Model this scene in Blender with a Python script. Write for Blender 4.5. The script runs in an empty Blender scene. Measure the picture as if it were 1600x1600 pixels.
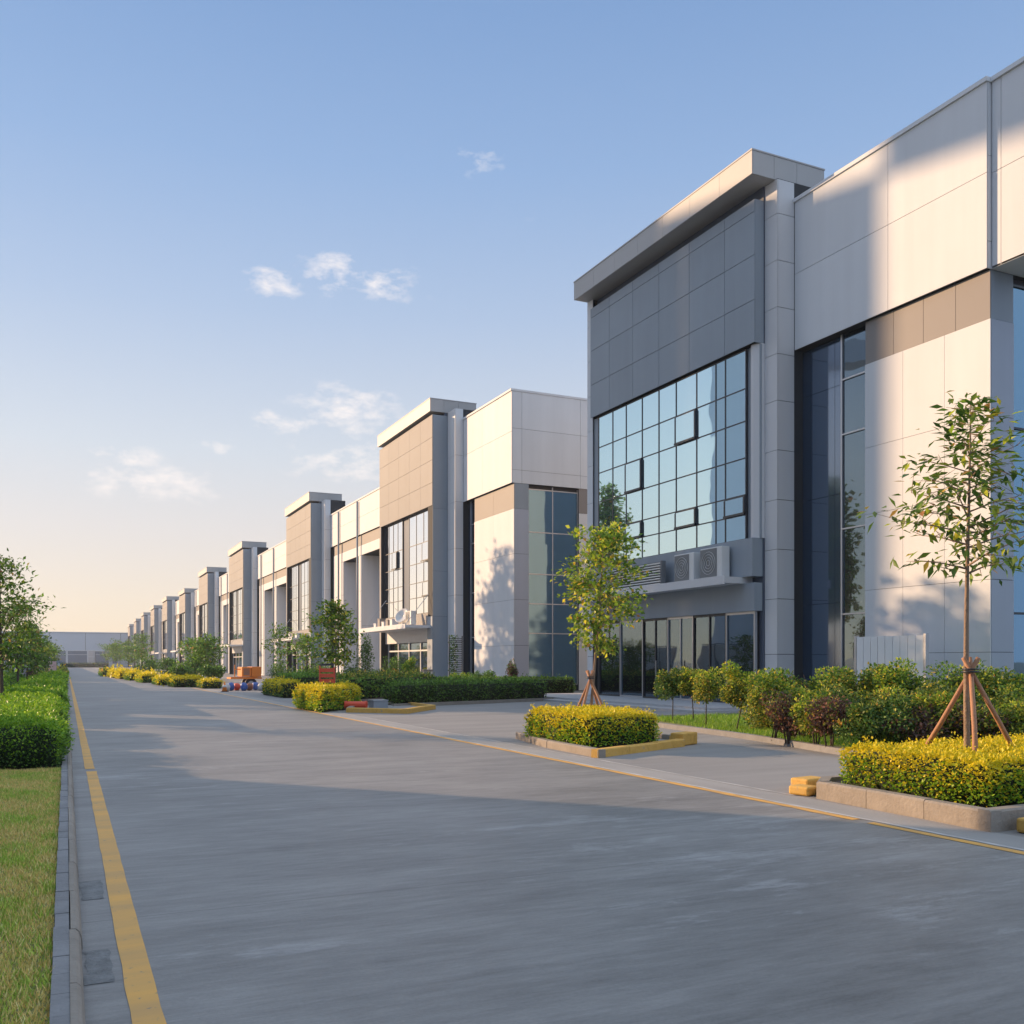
import bpy, math, random
import numpy as np
from mathutils import Vector
R = math.radians
random.seed(7)
SC = bpy.context.scene
COL = SC.collection

# ------------------------------------------------------------------ camera model (level camera, lens shift)
F, EYE, YH, TH = 1480.0, 1.6, 1036.0, R(25.186)
SN, CS = math.sin(TH), math.cos(TH)
def ground(px, py, z=0.0):
    d = F * (EYE - z) / (py - YH); r = (px - 800) / F * d
    return d * SN + r * CS, d * CS - r * SN
def y_at(px, x): return x / math.tan(TH + math.atan((px - 800) / F))
def x_at(px, y): return y * math.tan(TH + math.atan((px - 800) / F))
def z_at(px, py, x):
    d = x / (SN + (px - 800) / F * CS); return EYE + (YH - py) * d / F

cam = bpy.data.cameras.new('camera'); co = bpy.data.objects.new('camera', cam); COL.objects.link(co)
co.location = (0, 0, EYE); co.rotation_euler = (R(90), 0, -TH)
cam.sensor_width = 36; cam.lens = 36 * F / 1600; cam.shift_y = (YH - 800) / 1600
cam.clip_start = 0.05; cam.clip_end = 6000
SC.camera = co

# ------------------------------------------------------------------ light
SUN_EL, SUN_AZ = R(14.0), R(40.0)      # azimuth to the left of +Y
sd = Vector((-math.sin(SUN_AZ) * math.cos(SUN_EL), math.cos(SUN_AZ) * math.cos(SUN_EL), math.sin(SUN_EL)))
L = bpy.data.lights.new('sun', 'SUN'); L.energy = 4.75; L.angle = R(0.36); L.color = (1.0, 0.66, 0.38)
lo = bpy.data.objects.new('sun', L); COL.objects.link(lo)
lo.rotation_euler = sd.to_track_quat('Z', 'Y').to_euler(); lo.location = (-40, 60, 40)

W = bpy.data.worlds.new('World'); SC.world = W; W.use_nodes = True
nt = W.node_tree; N = nt.nodes; K = nt.links; N.clear()
def nd(t, **kw):
    n = N.new(t)
    for k, v in kw.items(): setattr(n, k, v)
    return n
sky = nd('ShaderNodeTexSky'); sky.sky_type = 'NISHITA'; sky.sun_disc = False
sky.sun_elevation = SUN_EL; sky.sun_rotation = -SUN_AZ; sky.altitude = 0
sky.air_density = 1.0; sky.dust_density = 0.6; sky.ozone_density = 2.2
tc = nd('ShaderNodeTexCoord')
def vm(op, a, b=None):
    n = nd('ShaderNodeVectorMath', operation=op)
    if hasattr(a, 'node'): K.new(a, n.inputs[0])
    else: n.inputs[0].default_value = a
    if b is not None:
        if hasattr(b, 'node'): K.new(b, n.inputs[1])
        else: n.inputs[1].default_value = b
    return n
def mt(op, a, b=None, c=None, clamp=False):
    n = nd('ShaderNodeMath', operation=op); n.use_clamp = clamp
    for i, v in enumerate((a, b, c)):
        if v is None: continue
        if hasattr(v, 'node'): K.new(v, n.inputs[i])
        else: n.inputs[i].default_value = v
    return n.outputs[0]
D = tc.outputs['Generated']
nz = nd('ShaderNodeTexNoise'); nz.inputs['Scale'].default_value = 34; nz.inputs['Detail'].default_value = 7; nz.inputs['Roughness'].default_value = 0.62
mp = nd('ShaderNodeMapping'); mp.inputs['Scale'].default_value = (1, 1, 2.2); K.new(D, mp.inputs['Vector']); K.new(mp.outputs[0], nz.inputs['Vector'])
total = None
# a handful of small clouds: view direction, angular half width, half height, opacity
for (cx, cy, w, h, op) in ((430, 440, 42, 26, 1.0), (525, 425, 40, 30, 1.0), (600, 442, 42, 30, 1.0), (748, 248, 42, 24, 0.75), (808, 333, 28, 20, 0.5),
                           (540, 635, 80, 40, 1.0), (455, 660, 70, 18, 1.0), (550, 722, 90, 36, 1.0), (185, 715, 65, 18, 1.0), (225, 752, 105, 28, 1.0),
                           (336, 698, 24, 10, 1.0), (655, 565, 30, 14, 0.35), (475, 436, 26, 16, .8), (512, 408, 22, 10, .8), (565, 432, 24, 20, .85), (622, 460, 26, 12, .7), (765, 256, 26, 14, .6), (470, 402, 26, 18, 0.4), (690, 466, 40, 8, 0.4), (660, 585, 60, 30, 0.15)):
    r, u = (cx - 800) / F, (YH - cy) / F
    c = Vector((SN + r * CS, CS - r * SN, u)).normalized()
    uu = Vector((c.y, -c.x, 0)).normalized(); vv = c.cross(uu) * -1
    ln = math.sqrt(1 + r * r + u * u)
    df = vm('SUBTRACT', D, tuple(c)).outputs[0]
    a = mt('MULTIPLY', vm('DOT_PRODUCT', df, tuple(uu)).outputs['Value'], F * ln / w / 1.6)
    b = mt('MULTIPLY', vm('DOT_PRODUCT', df, tuple(vv)).outputs['Value'], F * ln / h / 1.6)
    q = mt('SUBTRACT', 1.0, mt('ADD', mt('MULTIPLY', a, a), mt('MULTIPLY', b, b)), clamp=True)
    front = mt('GREATER_THAN', vm('DOT_PRODUCT', D, tuple(c)).outputs['Value'], 0.5)
    q = mt('MULTIPLY', mt('MULTIPLY', q, front), op)
    total = q if total is None else mt('MAXIMUM', total, q)
cl = mt('MULTIPLY', mt('SUBTRACT', nz.outputs['Fac'], mt('SUBTRACT', 0.70, mt('MULTIPLY', total, 0.32))), 4.2, clamp=True)
cl = mt('MULTIPLY', cl, mt('MULTIPLY', total, 0.95, clamp=True))
mix = nd('ShaderNodeMix', data_type='RGBA'); K.new(cl, mix.inputs['Factor'])
EXPO = 0.6
# Nishita sky blended with a measured evening gradient (peach horizon, pale blue above), unseen sky overhead brightened to fill the shade
sepz = nd('ShaderNodeSeparateXYZ'); K.new(D, sepz.inputs[0])
ramp = nd('ShaderNodeValToRGB'); re_ = ramp.color_ramp.elements
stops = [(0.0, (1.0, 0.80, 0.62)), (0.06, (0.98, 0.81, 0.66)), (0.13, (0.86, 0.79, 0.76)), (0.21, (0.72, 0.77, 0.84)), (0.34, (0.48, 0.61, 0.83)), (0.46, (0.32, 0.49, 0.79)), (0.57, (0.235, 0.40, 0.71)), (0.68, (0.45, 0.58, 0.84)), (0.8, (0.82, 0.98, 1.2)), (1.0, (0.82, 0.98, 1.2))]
MXV = 1.2
re_[0].position = 0.0; re_[0].color = tuple(v / MXV for v in stops[0][1]) + (1,)
re_[1].position = 1.0; re_[1].color = tuple(v / MXV for v in stops[-1][1]) + (1,)
for p_, c_ in stops[1:-1]:
    x_ = re_.new(p_); x_.color = tuple(v / MXV for v in c_) + (1,)
K.new(sepz.outputs['Z'], ramp.inputs['Fac'])
rs = vm('SCALE', ramp.outputs[0]); rs.inputs['Scale'].default_value = MXV * 10 / 2 ** EXPO
skm = nd('ShaderNodeMix', data_type='RGBA'); skm.inputs['Factor'].default_value = 0.85
K.new(sky.outputs[0], skm.inputs[6]); K.new(rs.outputs[0], skm.inputs[7])
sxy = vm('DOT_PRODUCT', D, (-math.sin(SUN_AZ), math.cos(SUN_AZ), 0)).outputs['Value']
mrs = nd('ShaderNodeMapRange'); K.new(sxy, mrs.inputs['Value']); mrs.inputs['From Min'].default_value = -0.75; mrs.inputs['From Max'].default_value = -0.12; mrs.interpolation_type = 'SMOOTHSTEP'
rb = nd('ShaderNodeValToRGB'); eb = rb.color_ramp.elements; eb[0].position = 0.0; eb[0].color = (.54, .66, .90, 1); eb[1].position = 1.0; eb[1].color = (.80, .92, 1.0, 1)  # unseen sky behind the camera, raised and blued to fill the shade
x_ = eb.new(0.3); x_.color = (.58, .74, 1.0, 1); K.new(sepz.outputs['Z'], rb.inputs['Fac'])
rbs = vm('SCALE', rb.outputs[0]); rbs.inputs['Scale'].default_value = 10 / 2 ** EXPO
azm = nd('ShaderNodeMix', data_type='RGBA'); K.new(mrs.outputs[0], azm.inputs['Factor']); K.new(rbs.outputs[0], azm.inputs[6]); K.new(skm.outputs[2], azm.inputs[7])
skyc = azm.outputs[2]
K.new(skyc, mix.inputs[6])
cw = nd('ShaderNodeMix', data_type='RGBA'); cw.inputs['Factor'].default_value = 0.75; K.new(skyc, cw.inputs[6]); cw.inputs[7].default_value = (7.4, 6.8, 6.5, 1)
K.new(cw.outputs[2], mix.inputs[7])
bg = nd('ShaderNodeBackground'); bg.inputs['Strength'].default_value = 0.10
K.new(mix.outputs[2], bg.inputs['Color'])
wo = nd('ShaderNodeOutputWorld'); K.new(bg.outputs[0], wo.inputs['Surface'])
SC.view_settings.view_transform = 'Standard'; SC.view_settings.look = 'None'; SC.view_settings.gamma = 1
SC.view_settings.exposure = EXPO
SC.render.engine = 'CYCLES'
SC.cycles.max_bounces = 6; SC.cycles.transparent_max_bounces = 8; SC.cycles.use_denoising = True

# ------------------------------------------------------------------ materials
MATS = {}
def mat(name, col, rough=0.7, metal=0.0, var=0.0, noise=0.0, nscale=1.0, nstretch=(1, 1, 1), bump=0.0, bscale=40, spec=0.5, warm=(1, 1, 1), streak=0.0):
    """plain painted / mineral surface: base colour, per panel variation, blotchy dirt, vertical streaks, fine bump"""
    if name in MATS: return MATS[name]
    m = bpy.data.materials.new(name); m.use_nodes = True; t = m.node_tree; n = t.nodes; l = t.links
    b = n['Principled BSDF']; b.inputs['Roughness'].default_value = rough; b.inputs['Metallic'].default_value = metal
    b.inputs['Specular IOR Level'].default_value = spec
    b.inputs['Base Color'].default_value = (*col, 1)
    geo = n.new('ShaderNodeNewGeometry'); cur = None
    fac = None
    def math_(op, a, bb):
        x = n.new('ShaderNodeMath'); x.operation = op
        for i, v in enumerate((a, bb)):
            if hasattr(v, 'node'): l.new(v, x.inputs[i])
            else: x.inputs[i].default_value = v
        return x.outputs[0]
    if var: fac = math_('ADD', math_('MULTIPLY', geo.outputs['Random Per Island'], var), 1 - var / 2)
    def nois(scale, stretch, amp, detail=6, seed=0):
        mpp = n.new('ShaderNodeMapping'); mpp.inputs['Scale'].default_value = stretch; mpp.inputs['Location'].default_value = (seed, seed, 0)
        l.new(geo.outputs['Position'], mpp.inputs['Vector'])
        q = n.new('ShaderNodeTexNoise'); q.inputs['Scale'].default_value = scale; q.inputs['Detail'].default_value = detail; q.inputs['Roughness'].default_value = 0.6
        l.new(mpp.outputs[0], q.inputs['Vector'])
        return math_('ADD', math_('MULTIPLY', math_('SUBTRACT', q.outputs['Fac'], 0.5), amp * 2), 1.0)
    if noise:
        v = nois(nscale, nstretch, noise); fac = v if fac is None else math_('MULTIPLY', fac, v)
    if streak:
        v = nois(1.6, (1, 1, 0.05), streak, 4, 5); fac = v if fac is None else math_('MULTIPLY', fac, v)
    if fac is not None:
        mx = n.new('ShaderNodeVectorMath'); mx.operation = 'SCALE'; mx.inputs[0].default_value = col; l.new(fac, mx.inputs['Scale'])
        l.new(mx.outputs[0], b.inputs['Base Color'])
    if bump:
        q = n.new('ShaderNodeTexNoise'); q.inputs['Scale'].default_value = bscale; q.inputs['Detail'].default_value = 5
        l.new(geo.outputs['Position'], q.inputs['Vector'])
        bp = n.new('ShaderNodeBump'); bp.inputs['Strength'].default_value = bump; bp.inputs['Distance'].default_value = 0.02
        l.new(q.outputs['Fac'], bp.inputs['Height']); l.new(bp.outputs[0], b.inputs['Normal'])
    MATS[name] = m; return m
def glass(name, base, tint, refl, rough=0.015, see=0.0, wob=0.0):
    if name in MATS: return MATS[name]
    m = bpy.data.materials.new(name); m.use_nodes = True; t = m.node_tree; n = t.nodes; l = t.links
    b = n['Principled BSDF']; b.inputs['Base Color'].default_value = (*base, 1); b.inputs['Roughness'].default_value = 0.1
    gl = n.new('ShaderNodeBsdfGlossy'); gl.inputs['Color'].default_value = (*tint, 1); gl.inputs['Roughness'].default_value = rough
    lw = n.new('ShaderNodeLayerWeight'); lw.inputs['Blend'].default_value = 0.35
    mr = n.new('ShaderNodeMapRange'); l.new(lw.outputs['Fresnel'], mr.inputs['Value']); mr.inputs['To Min'].default_value = refl; mr.inputs['To Max'].default_value = 1
    ms = n.new('ShaderNodeMixShader'); l.new(mr.outputs[0], ms.inputs[0])
    src = b.outputs[0]
    if see:
        tr = n.new('ShaderNodeBsdfTransparent'); tr.inputs['Color'].default_value = (0.55, 0.68, 0.72, 1)
        m2 = n.new('ShaderNodeMixShader'); m2.inputs[0].default_value = see; l.new(b.outputs[0], m2.inputs[1]); l.new(tr.outputs[0], m2.inputs[2]); src = m2.outputs[0]
    l.new(src, ms.inputs[1]); l.new(gl.outputs[0], ms.inputs[2])
    if wob:
        geo = n.new('ShaderNodeNewGeometry'); q = n.new('ShaderNodeTexNoise'); q.inputs['Scale'].default_value = 0.7; q.inputs['Detail'].default_value = 1
        ad = n.new('ShaderNodeVectorMath'); ad.operation = 'MULTIPLY_ADD'; l.new(geo.outputs['Random Per Island'], ad.inputs[0]); ad.inputs[1].default_value = (37, 11, 5); l.new(geo.outputs['Position'], ad.inputs[2])
        l.new(ad.outputs[0], q.inputs['Vector'])
        bp = n.new('ShaderNodeBump'); bp.inputs['Strength'].default_value = 1; bp.inputs['Distance'].default_value = wob
        l.new(q.outputs['Fac'], bp.inputs['Height']); l.new(bp.outputs[0], gl.inputs['Normal'])
    l.new(ms.outputs[0], n['Material Output'].inputs['Surface'])
    MATS[name] = m; return m
def leafmat(name, stops, transl=0.35):
    if name in MATS: return MATS[name]
    m = bpy.data.materials.new(name); m.use_nodes = True; t = m.node_tree; n = t.nodes; l = t.links
    b = n['Principled BSDF']; b.inputs['Roughness'].default_value = 0.45; b.inputs['Specular IOR Level'].default_value = 0.35
    geo = n.new('ShaderNodeNewGeometry'); cr = n.new('ShaderNodeValToRGB'); cr.color_ramp.interpolation = 'LINEAR'
    e = cr.color_ramp.elements
    e[0].position = stops[0][0]; e[0].color = (*stops[0][1], 1); e[1].position = stops[-1][0]; e[1].color = (*stops[-1][1], 1)
    for p, c in stops[1:-1]:
        x = e.new(p); x.color = (*c, 1)
    l.new(geo.outputs['Random Per Island'], cr.inputs['Fac']); l.new(cr.outputs[0], b.inputs['Base Color'])
    tr = n.new('ShaderNodeBsdfTranslucent'); l.new(cr.outputs[0], tr.inputs['Color'])
    ms = n.new('ShaderNodeMixShader'); ms.inputs[0].default_value = transl; l.new(b.outputs[0], ms.inputs[1]); l.new(tr.outputs[0], ms.inputs[2])
    l.new(ms.outputs[0], n['Material Output'].inputs['Surface']); MATS[name] = m; return m

M_WHITE = mat('white_panel', (0.64, 0.655, 0.68), 0.6, spec=.25, var=0.045, noise=0.05, nscale=0.5, streak=0.09)
M_PIL = mat('light_grey_panel', (0.60, 0.60, 0.615), 0.5, var=0.05, noise=0.03, streak=0.05)
M_CLAD = mat('grey_panel', (0.275, 0.315, 0.36), 0.5, spec=.3, var=0.09, noise=0.07, nscale=0.6, streak=0.09)
M_CLAD2 = mat('light_cladding', (0.285, 0.275, 0.27), 0.6, spec=.2, var=0.06, noise=0.05, nscale=0.6, streak=0.05)
M_CAN = mat('canopy_metal', (0.42, 0.41, 0.405), 0.5, var=0.05, noise=0.04, streak=0.03)
M_BAND = mat('taupe_band', (0.25, 0.23, 0.22), 0.55, spec=.25, var=0.06, noise=0.04)
M_PALE = mat('pale_shadow_block', (0.86, 0.87, 0.88), 0.7, noise=.03)  # pale so the added shadow blocks stay faint in the glass reflections
M_JOINT = mat('joint_shadow_gap', (0.03, 0.032, 0.036), 0.8)
M_PIER = mat('shade_tinted_pier', (0.36, 0.40, 0.48), 0.5, noise=.04, streak=.04)  # white pier face with its shade put into the colour
M_DARK = mat('dark_slate_panel', (0.085, 0.105, 0.145), 0.3, var=0.08)
M_SLATE = mat('slate_blue_panel', (0.10, 0.135, 0.19), 0.22, var=0.1, spec=.8)
M_FRAME = mat('dark_frame', (0.035, 0.038, 0.045), 0.4)
M_ALU = mat('aluminium_trim', (0.5, 0.5, 0.52), 0.35, metal=0.6)
M_RECESS = mat('recess_white', (0.55, 0.56, 0.58), 0.6, noise=0.06, streak=0.06)
M_GLASS = glass('coated_glass', (0.03, 0.06, 0.075), (0.57, 0.79, 0.91), 0.70, wob=0.004)
M_GLASSW = glass('clear_coated_glass', (0.06, 0.07, 0.08), (0.97, 0.98, 1.0), 0.93, wob=0.012)
M_NAVYG = glass('navy_spandrel_glass', (0.035, 0.06, 0.10), (0.45, 0.6, 0.85), 0.13, rough=.06)
M_SIDEG = glass('side_curtain_glass', (0.015, 0.04, 0.06), (0.35, 0.58, 0.75), 0.42, wob=.004)
M_DGLASS = glass('dark_glass', (0.008, 0.012, 0.018), (0.40, 0.60, 0.80), 0.16, wob=0.006)
M_DOORG = glass('door_glass', (0.01, 0.015, 0.018), (0.42, 0.62, 0.85), 0.14, see=0.6, wob=0.006)
M_IRON = mat('cast_iron', (0.09, 0.09, 0.095), 0.6, noise=.3, nscale=20, bump=.4)
M_ROOM = mat('interior_wall', (0.30, 0.33, 0.36), 0.8)
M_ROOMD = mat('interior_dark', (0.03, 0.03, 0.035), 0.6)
M_CONC = mat('apron_concrete', (0.27, 0.265, 0.262), 0.85, noise=0.35, nscale=0.55, nstretch=(0.35, 2.2, 1), bump=0.25, bscale=30)
M_STEP = mat('pale_step_stone', (0.42, 0.42, 0.43), 0.7, var=0.05, noise=0.1, nscale=2, bump=0.1)
M_KERB = mat('kerb_stone', (0.29, 0.255, 0.22), 0.85, var=0.12, noise=0.3, nscale=4, bump=0.5, bscale=25)
M_KERBD = mat('paver_stone', (0.24, 0.24, 0.25), 0.85, var=0.2, noise=0.3, nscale=6, bump=0.5, bscale=25)
def chipped_paint():
    m = bpy.data.materials.new('kerb_yellow_paint'); m.use_nodes = True; t = m.node_tree; n = t.nodes; l = t.links
    b = n['Principled BSDF']; b.inputs['Roughness'].default_value = 0.75
    geo = n.new('ShaderNodeNewGeometry'); q = n.new('ShaderNodeTexNoise'); q.inputs['Scale'].default_value = 7; q.inputs['Detail'].default_value = 9; q.inputs['Roughness'].default_value = 0.75
    l.new(geo.outputs['Position'], q.inputs['Vector'])
    cr = n.new('ShaderNodeValToRGB'); e = cr.color_ramp.elements; e[0].position = 0.30; e[0].color = (0.40, 0.23, 0.07, 1); e[1].position = 0.66; e[1].color = (0.30, 0.27, 0.23, 1)
    for p_, c_ in ((0.42, (0.62, 0.36, 0.08, 1)), (0.56, (0.70, 0.42, 0.10, 1)), (0.60, (0.62, 0.38, 0.12, 1))):
        x_ = e.new(p_); x_.color = c_
    l.new(q.outputs['Fac'], cr.inputs['Fac']); l.new(cr.outputs[0], b.inputs['Base Color'])
    bp = n.new('ShaderNodeBump'); bp.inputs['Strength'].default_value = 0.6; bp.inputs['Distance'].default_value = 0.01; l.new(q.outputs['Fac'], bp.inputs['Height']); l.new(bp.outputs[0], b.inputs['Normal'])
    return m
M_YEL = chipped_paint()
M_SOIL = mat('soil', (0.09, 0.07, 0.055), 0.95, noise=0.4, nscale=5, bump=0.8, bscale=15)
M_BARK = mat('bark', (0.30, 0.21, 0.15), 0.9, noise=0.5, nscale=14, nstretch=(1, 1, 0.35), bump=0.8, bscale=35)
M_BARKD = mat('dark_bark', (0.09, 0.07, 0.055), 0.9, noise=0.4, nscale=12, bump=0.6)
M_POLE = mat('stake_wood', (0.40, 0.20, 0.11), 0.7, var=0.2, noise=0.3, nscale=9, nstretch=(1, 1, 0.2), bump=0.3)
M_ACW = mat('ac_casing', (0.66, 0.66, 0.65), 0.45, noise=0.04)
M_ACG = mat('ac_grille', (0.16, 0.17, 0.18), 0.5)
M_ORANGE = mat('orange_machine_paint', (0.80, 0.23, 0.03), 0.5, var=0.1, noise=0.12, nscale=3)
M_RED = mat('red_paint', (0.75, 0.09, 0.04), 0.5, noise=0.1)
M_BLUE = mat('blue_plastic', (0.06, 0.13, 0.42), 0.5, noise=0.2, nscale=6)
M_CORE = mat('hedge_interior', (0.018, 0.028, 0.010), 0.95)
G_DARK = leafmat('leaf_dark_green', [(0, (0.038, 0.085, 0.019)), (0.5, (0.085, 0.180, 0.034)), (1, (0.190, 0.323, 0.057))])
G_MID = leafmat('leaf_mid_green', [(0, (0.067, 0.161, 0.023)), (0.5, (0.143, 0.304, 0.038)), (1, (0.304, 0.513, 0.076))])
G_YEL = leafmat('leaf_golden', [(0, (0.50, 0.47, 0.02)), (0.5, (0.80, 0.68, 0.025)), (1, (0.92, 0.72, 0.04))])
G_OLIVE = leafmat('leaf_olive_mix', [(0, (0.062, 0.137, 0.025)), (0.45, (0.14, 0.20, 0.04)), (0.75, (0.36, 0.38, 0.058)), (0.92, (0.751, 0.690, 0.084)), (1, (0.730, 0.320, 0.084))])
G_TREEY = leafmat('leaf_sapling_yellow', [(0, (0.129, 0.264, 0.033)), (0.5, (0.321, 0.475, 0.047)), (0.85, (0.729, 0.765, 0.064)), (1, (0.815, 0.475, 0.064))], 0.45)
G_TREE = leafmat('leaf_sapling_green', [(0, (0.054, 0.123, 0.022)), (0.6, (0.136, 0.237, 0.036)), (0.93, (0.290, 0.361, 0.054)), (1, (0.544, 0.228, 0.073))], 0.4)
G_RED = leafmat('leaf_bronze', [(0, (0.083, 0.049, 0.049)), (0.6, (0.148, 0.099, 0.074)), (1, (0.363, 0.148, 0.099))])
G_FLOW = leafmat('petal_orange', [(0, (0.65, 0.22, 0.03)), (0.6, (0.80, 0.38, 0.05)), (1, (0.85, 0.55, 0.25))])
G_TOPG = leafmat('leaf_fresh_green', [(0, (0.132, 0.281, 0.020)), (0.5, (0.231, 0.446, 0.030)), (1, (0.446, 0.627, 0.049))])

# ------------------------------------------------------------------ mesh builder
class MB:
    def __init__(s): s.v = []; s.f = []; s.m = []
    def box(s, x0, x1, y0, y1, z0, z1, mi=0):
        if x0 > x1: x0, x1 = x1, x0
        if y0 > y1: y0, y1 = y1, y0
        if z0 > z1: z0, z1 = z1, z0
        i = len(s.v)
        s.v += [(x0, y0, z0), (x1, y0, z0), (x1, y1, z0), (x0, y1, z0), (x0, y0, z1), (x1, y0, z1), (x1, y1, z1), (x0, y1, z1)]
        s.f += [(i, i+3, i+2, i+1), (i+4, i+5, i+6, i+7), (i, i+1, i+5, i+4), (i+1, i+2, i+6, i+5), (i+2, i+3, i+7, i+6), (i+3, i, i+4, i+7)]
        s.m += [mi] * 6; return s
    def prism(s, pts, z0, z1, mi=0):          # pts counter-clockwise seen from above; z may be per-point for the top
        n = len(pts); i = len(s.v)
        s.v += [(p[0], p[1], z0) for p in pts] + [(p[0], p[1], z1) for p in pts]
        s.f += [tuple(i + k for k in range(n - 1, -1, -1)), tuple(i + n + k for k in range(n))]
        s.m += [mi, mi]
        for k in range(n):
            j = (k + 1) % n; s.f.append((i + k, i + j, i + n + j, i + n + k)); s.m.append(mi)
        return s
    def tube(s, pts, rad, n=8, mi=0, cap=True):
        pts = [Vector(p) for p in pts]
        if not isinstance(rad, (list, tuple)): rad = [rad] * len(pts)
        i0 = len(s.v); up = Vector((0.13, 0.21, 0.97))
        for k, p in enumerate(pts):
            t = (pts[min(k + 1, len(pts) - 1)] - pts[max(k - 1, 0)]).normalized()
            a = t.cross(up)
            if a.length < 0.2: a = t.cross(Vector((1, 0, 0)))
            a.normalize(); b = t.cross(a)
            for q in range(n):
                w = 2 * math.pi * q / n; s.v.append(tuple(p + (a * math.cos(w) + b * math.sin(w)) * rad[k]))
        for k in range(len(pts) - 1):
            for q in range(n):
                r = (q + 1) % n
                s.f.append((i0 + k*n + q, i0 + k*n + r, i0 + (k+1)*n + r, i0 + (k+1)*n + q)); s.m.append(mi)
        if cap:
            s.f.append(tuple(i0 + q for q in range(n - 1, -1, -1))); s.f.append(tuple(i0 + (len(pts)-1)*n + q for q in range(n))); s.m += [mi, mi]
        return s
    def build(s, name, mats, parent=None, smooth=False, bevel=0.0, loc=None):
        me = bpy.data.meshes.new(name)
        off = Vector((0, 0, 0))
        if parent is not None: off = parent.matrix_world_loc if hasattr(parent, 'matrix_world_loc') else wloc(parent)
        if loc is not None: off = Vector(loc)
        me.from_pydata([(a - off.x, b - off.y, c - off.z) for a, b, c in s.v], [], s.f)
        if not isinstance(mats, (list, tuple)): mats = [mats]
        for m in mats: me.materials.append(m)
        me.polygons.foreach_set('material_index', s.m)
        if smooth: me.polygons.foreach_set('use_smooth', [True] * len(s.f))
        me.update()
        o = bpy.data.objects.new(name, me); COL.objects.link(o)
        if parent is not None: o.parent = parent
        elif loc is not None: o.location = loc
        if bevel:
            b = o.modifiers.new('bevel', 'BEVEL'); b.width = bevel; b.segments = 2; b.limit_method = 'ANGLE'
        return o
WL = {}
def wloc(o):
    p = Vector(o.location)
    return p + (wloc(o.parent) if o.parent else Vector((0, 0, 0)))
def tag(o, label=None, cat=None, group=None, kind=None):
    if label: o['label'] = label
    if cat: o['category'] = cat
    if group: o['group'] = group
    if kind: o['kind'] = kind
    return o
def empty(name, loc, label, cat, group=None):
    o = bpy.data.objects.new(name, None); COL.objects.link(o); o.location = loc; o.empty_display_size = 0.3
    return tag(o, label, cat, group)
def npmesh(name, V, faces_per, idx, mats, matidx, parent=None, loc=None, k=3):
    """numpy mesh: V (n,3) world coordinates, idx flat loops with k corners each"""
    me = bpy.data.meshes.new(name)
    off = wloc(parent) if parent is not None else Vector(loc or (0, 0, 0))
    V = V - np.array(off)
    nf = len(idx) // k
    me.vertices.add(len(V)); me.vertices.foreach_set('co', V.astype(np.float32).ravel())
    me.loops.add(len(idx)); me.loops.foreach_set('vertex_index', idx.astype(np.int32))
    me.polygons.add(nf); me.polygons.foreach_set('loop_start', np.arange(0, nf * k, k, dtype=np.int32))
    me.polygons.foreach_set('material_index', matidx.astype(np.int32))
    for m in mats: me.materials.append(m)
    me.update(calc_edges=True); me.validate()
    o = bpy.data.objects.new(name, me); COL.objects.link(o)
    if parent is not None: o.parent = parent
    elif loc: o.location = loc
    return o

# ------------------------------------------------------------------ leaves
def leaves(P, rng, size, aspect=0.55, up=0.0, out=None, vary=0.35, droop=0.0):
    """one folded leaf (two triangles) per point; returns verts, idx"""
    n = len(P)
    d = rng.normal(size=(n, 3))
    if out is not None: d = d * 0.7 + out * 0.9
    d[:, 2] *= (1 - up); d[:, 2] -= droop
    d /= np.linalg.norm(d, axis=1)[:, None] + 1e-9
    nr = rng.normal(size=(n, 3)); nr[:, 2] = np.abs(nr[:, 2]) + up * 4
    if out is not None: nr += out * 0.8
    s = np.cross(d, nr); s /= np.linalg.norm(s, axis=1)[:, None] + 1e-9
    nn = np.cross(s, d)
    L_ = size * (1 + vary * rng.uniform(-1, 1, n))[:, None]
    Wd = L_ * aspect * 0.5
    a = P; m = P + d * L_ * 0.45
    b = m + s * Wd + nn * Wd * 0.35; c = P + d * L_; e = m - s * Wd + nn * Wd * 0.35
    V = np.stack([a, b, c, e], 1).reshape(-1, 3)
    i = np.arange(n)[:, None] * 4
    idx = (i + np.array([0, 1, 2, 0, 2, 3])).ravel()
    return V, idx
def leafobj(name, parts, mats, parent=None, loc=None, core=None):
    """parts: list of (V, idx, mat index); core: MB of dark solid added with last material"""
    Vs = []; Is = []; Ms = []; o = 0
    for V, idx, mi in parts:
        Vs.append(V); Is.append(idx + o); Ms.append(np.full(len(idx) // 3, mi)); o += len(V)
    if core is not None:
        V = np.array(core.v, float); tri = []
        for f in core.f:
            for k in range(1, len(f) - 1): tri += [f[0], f[k], f[k + 1]]
        Vs.append(V); Is.append(np.array(tri) + o); Ms.append(np.full(len(tri) // 3, len(mats) - 1))
    return npmesh(name, np.concatenate(Vs), 3, np.concatenate(Is), mats, np.concatenate(Ms), parent, loc)

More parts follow.
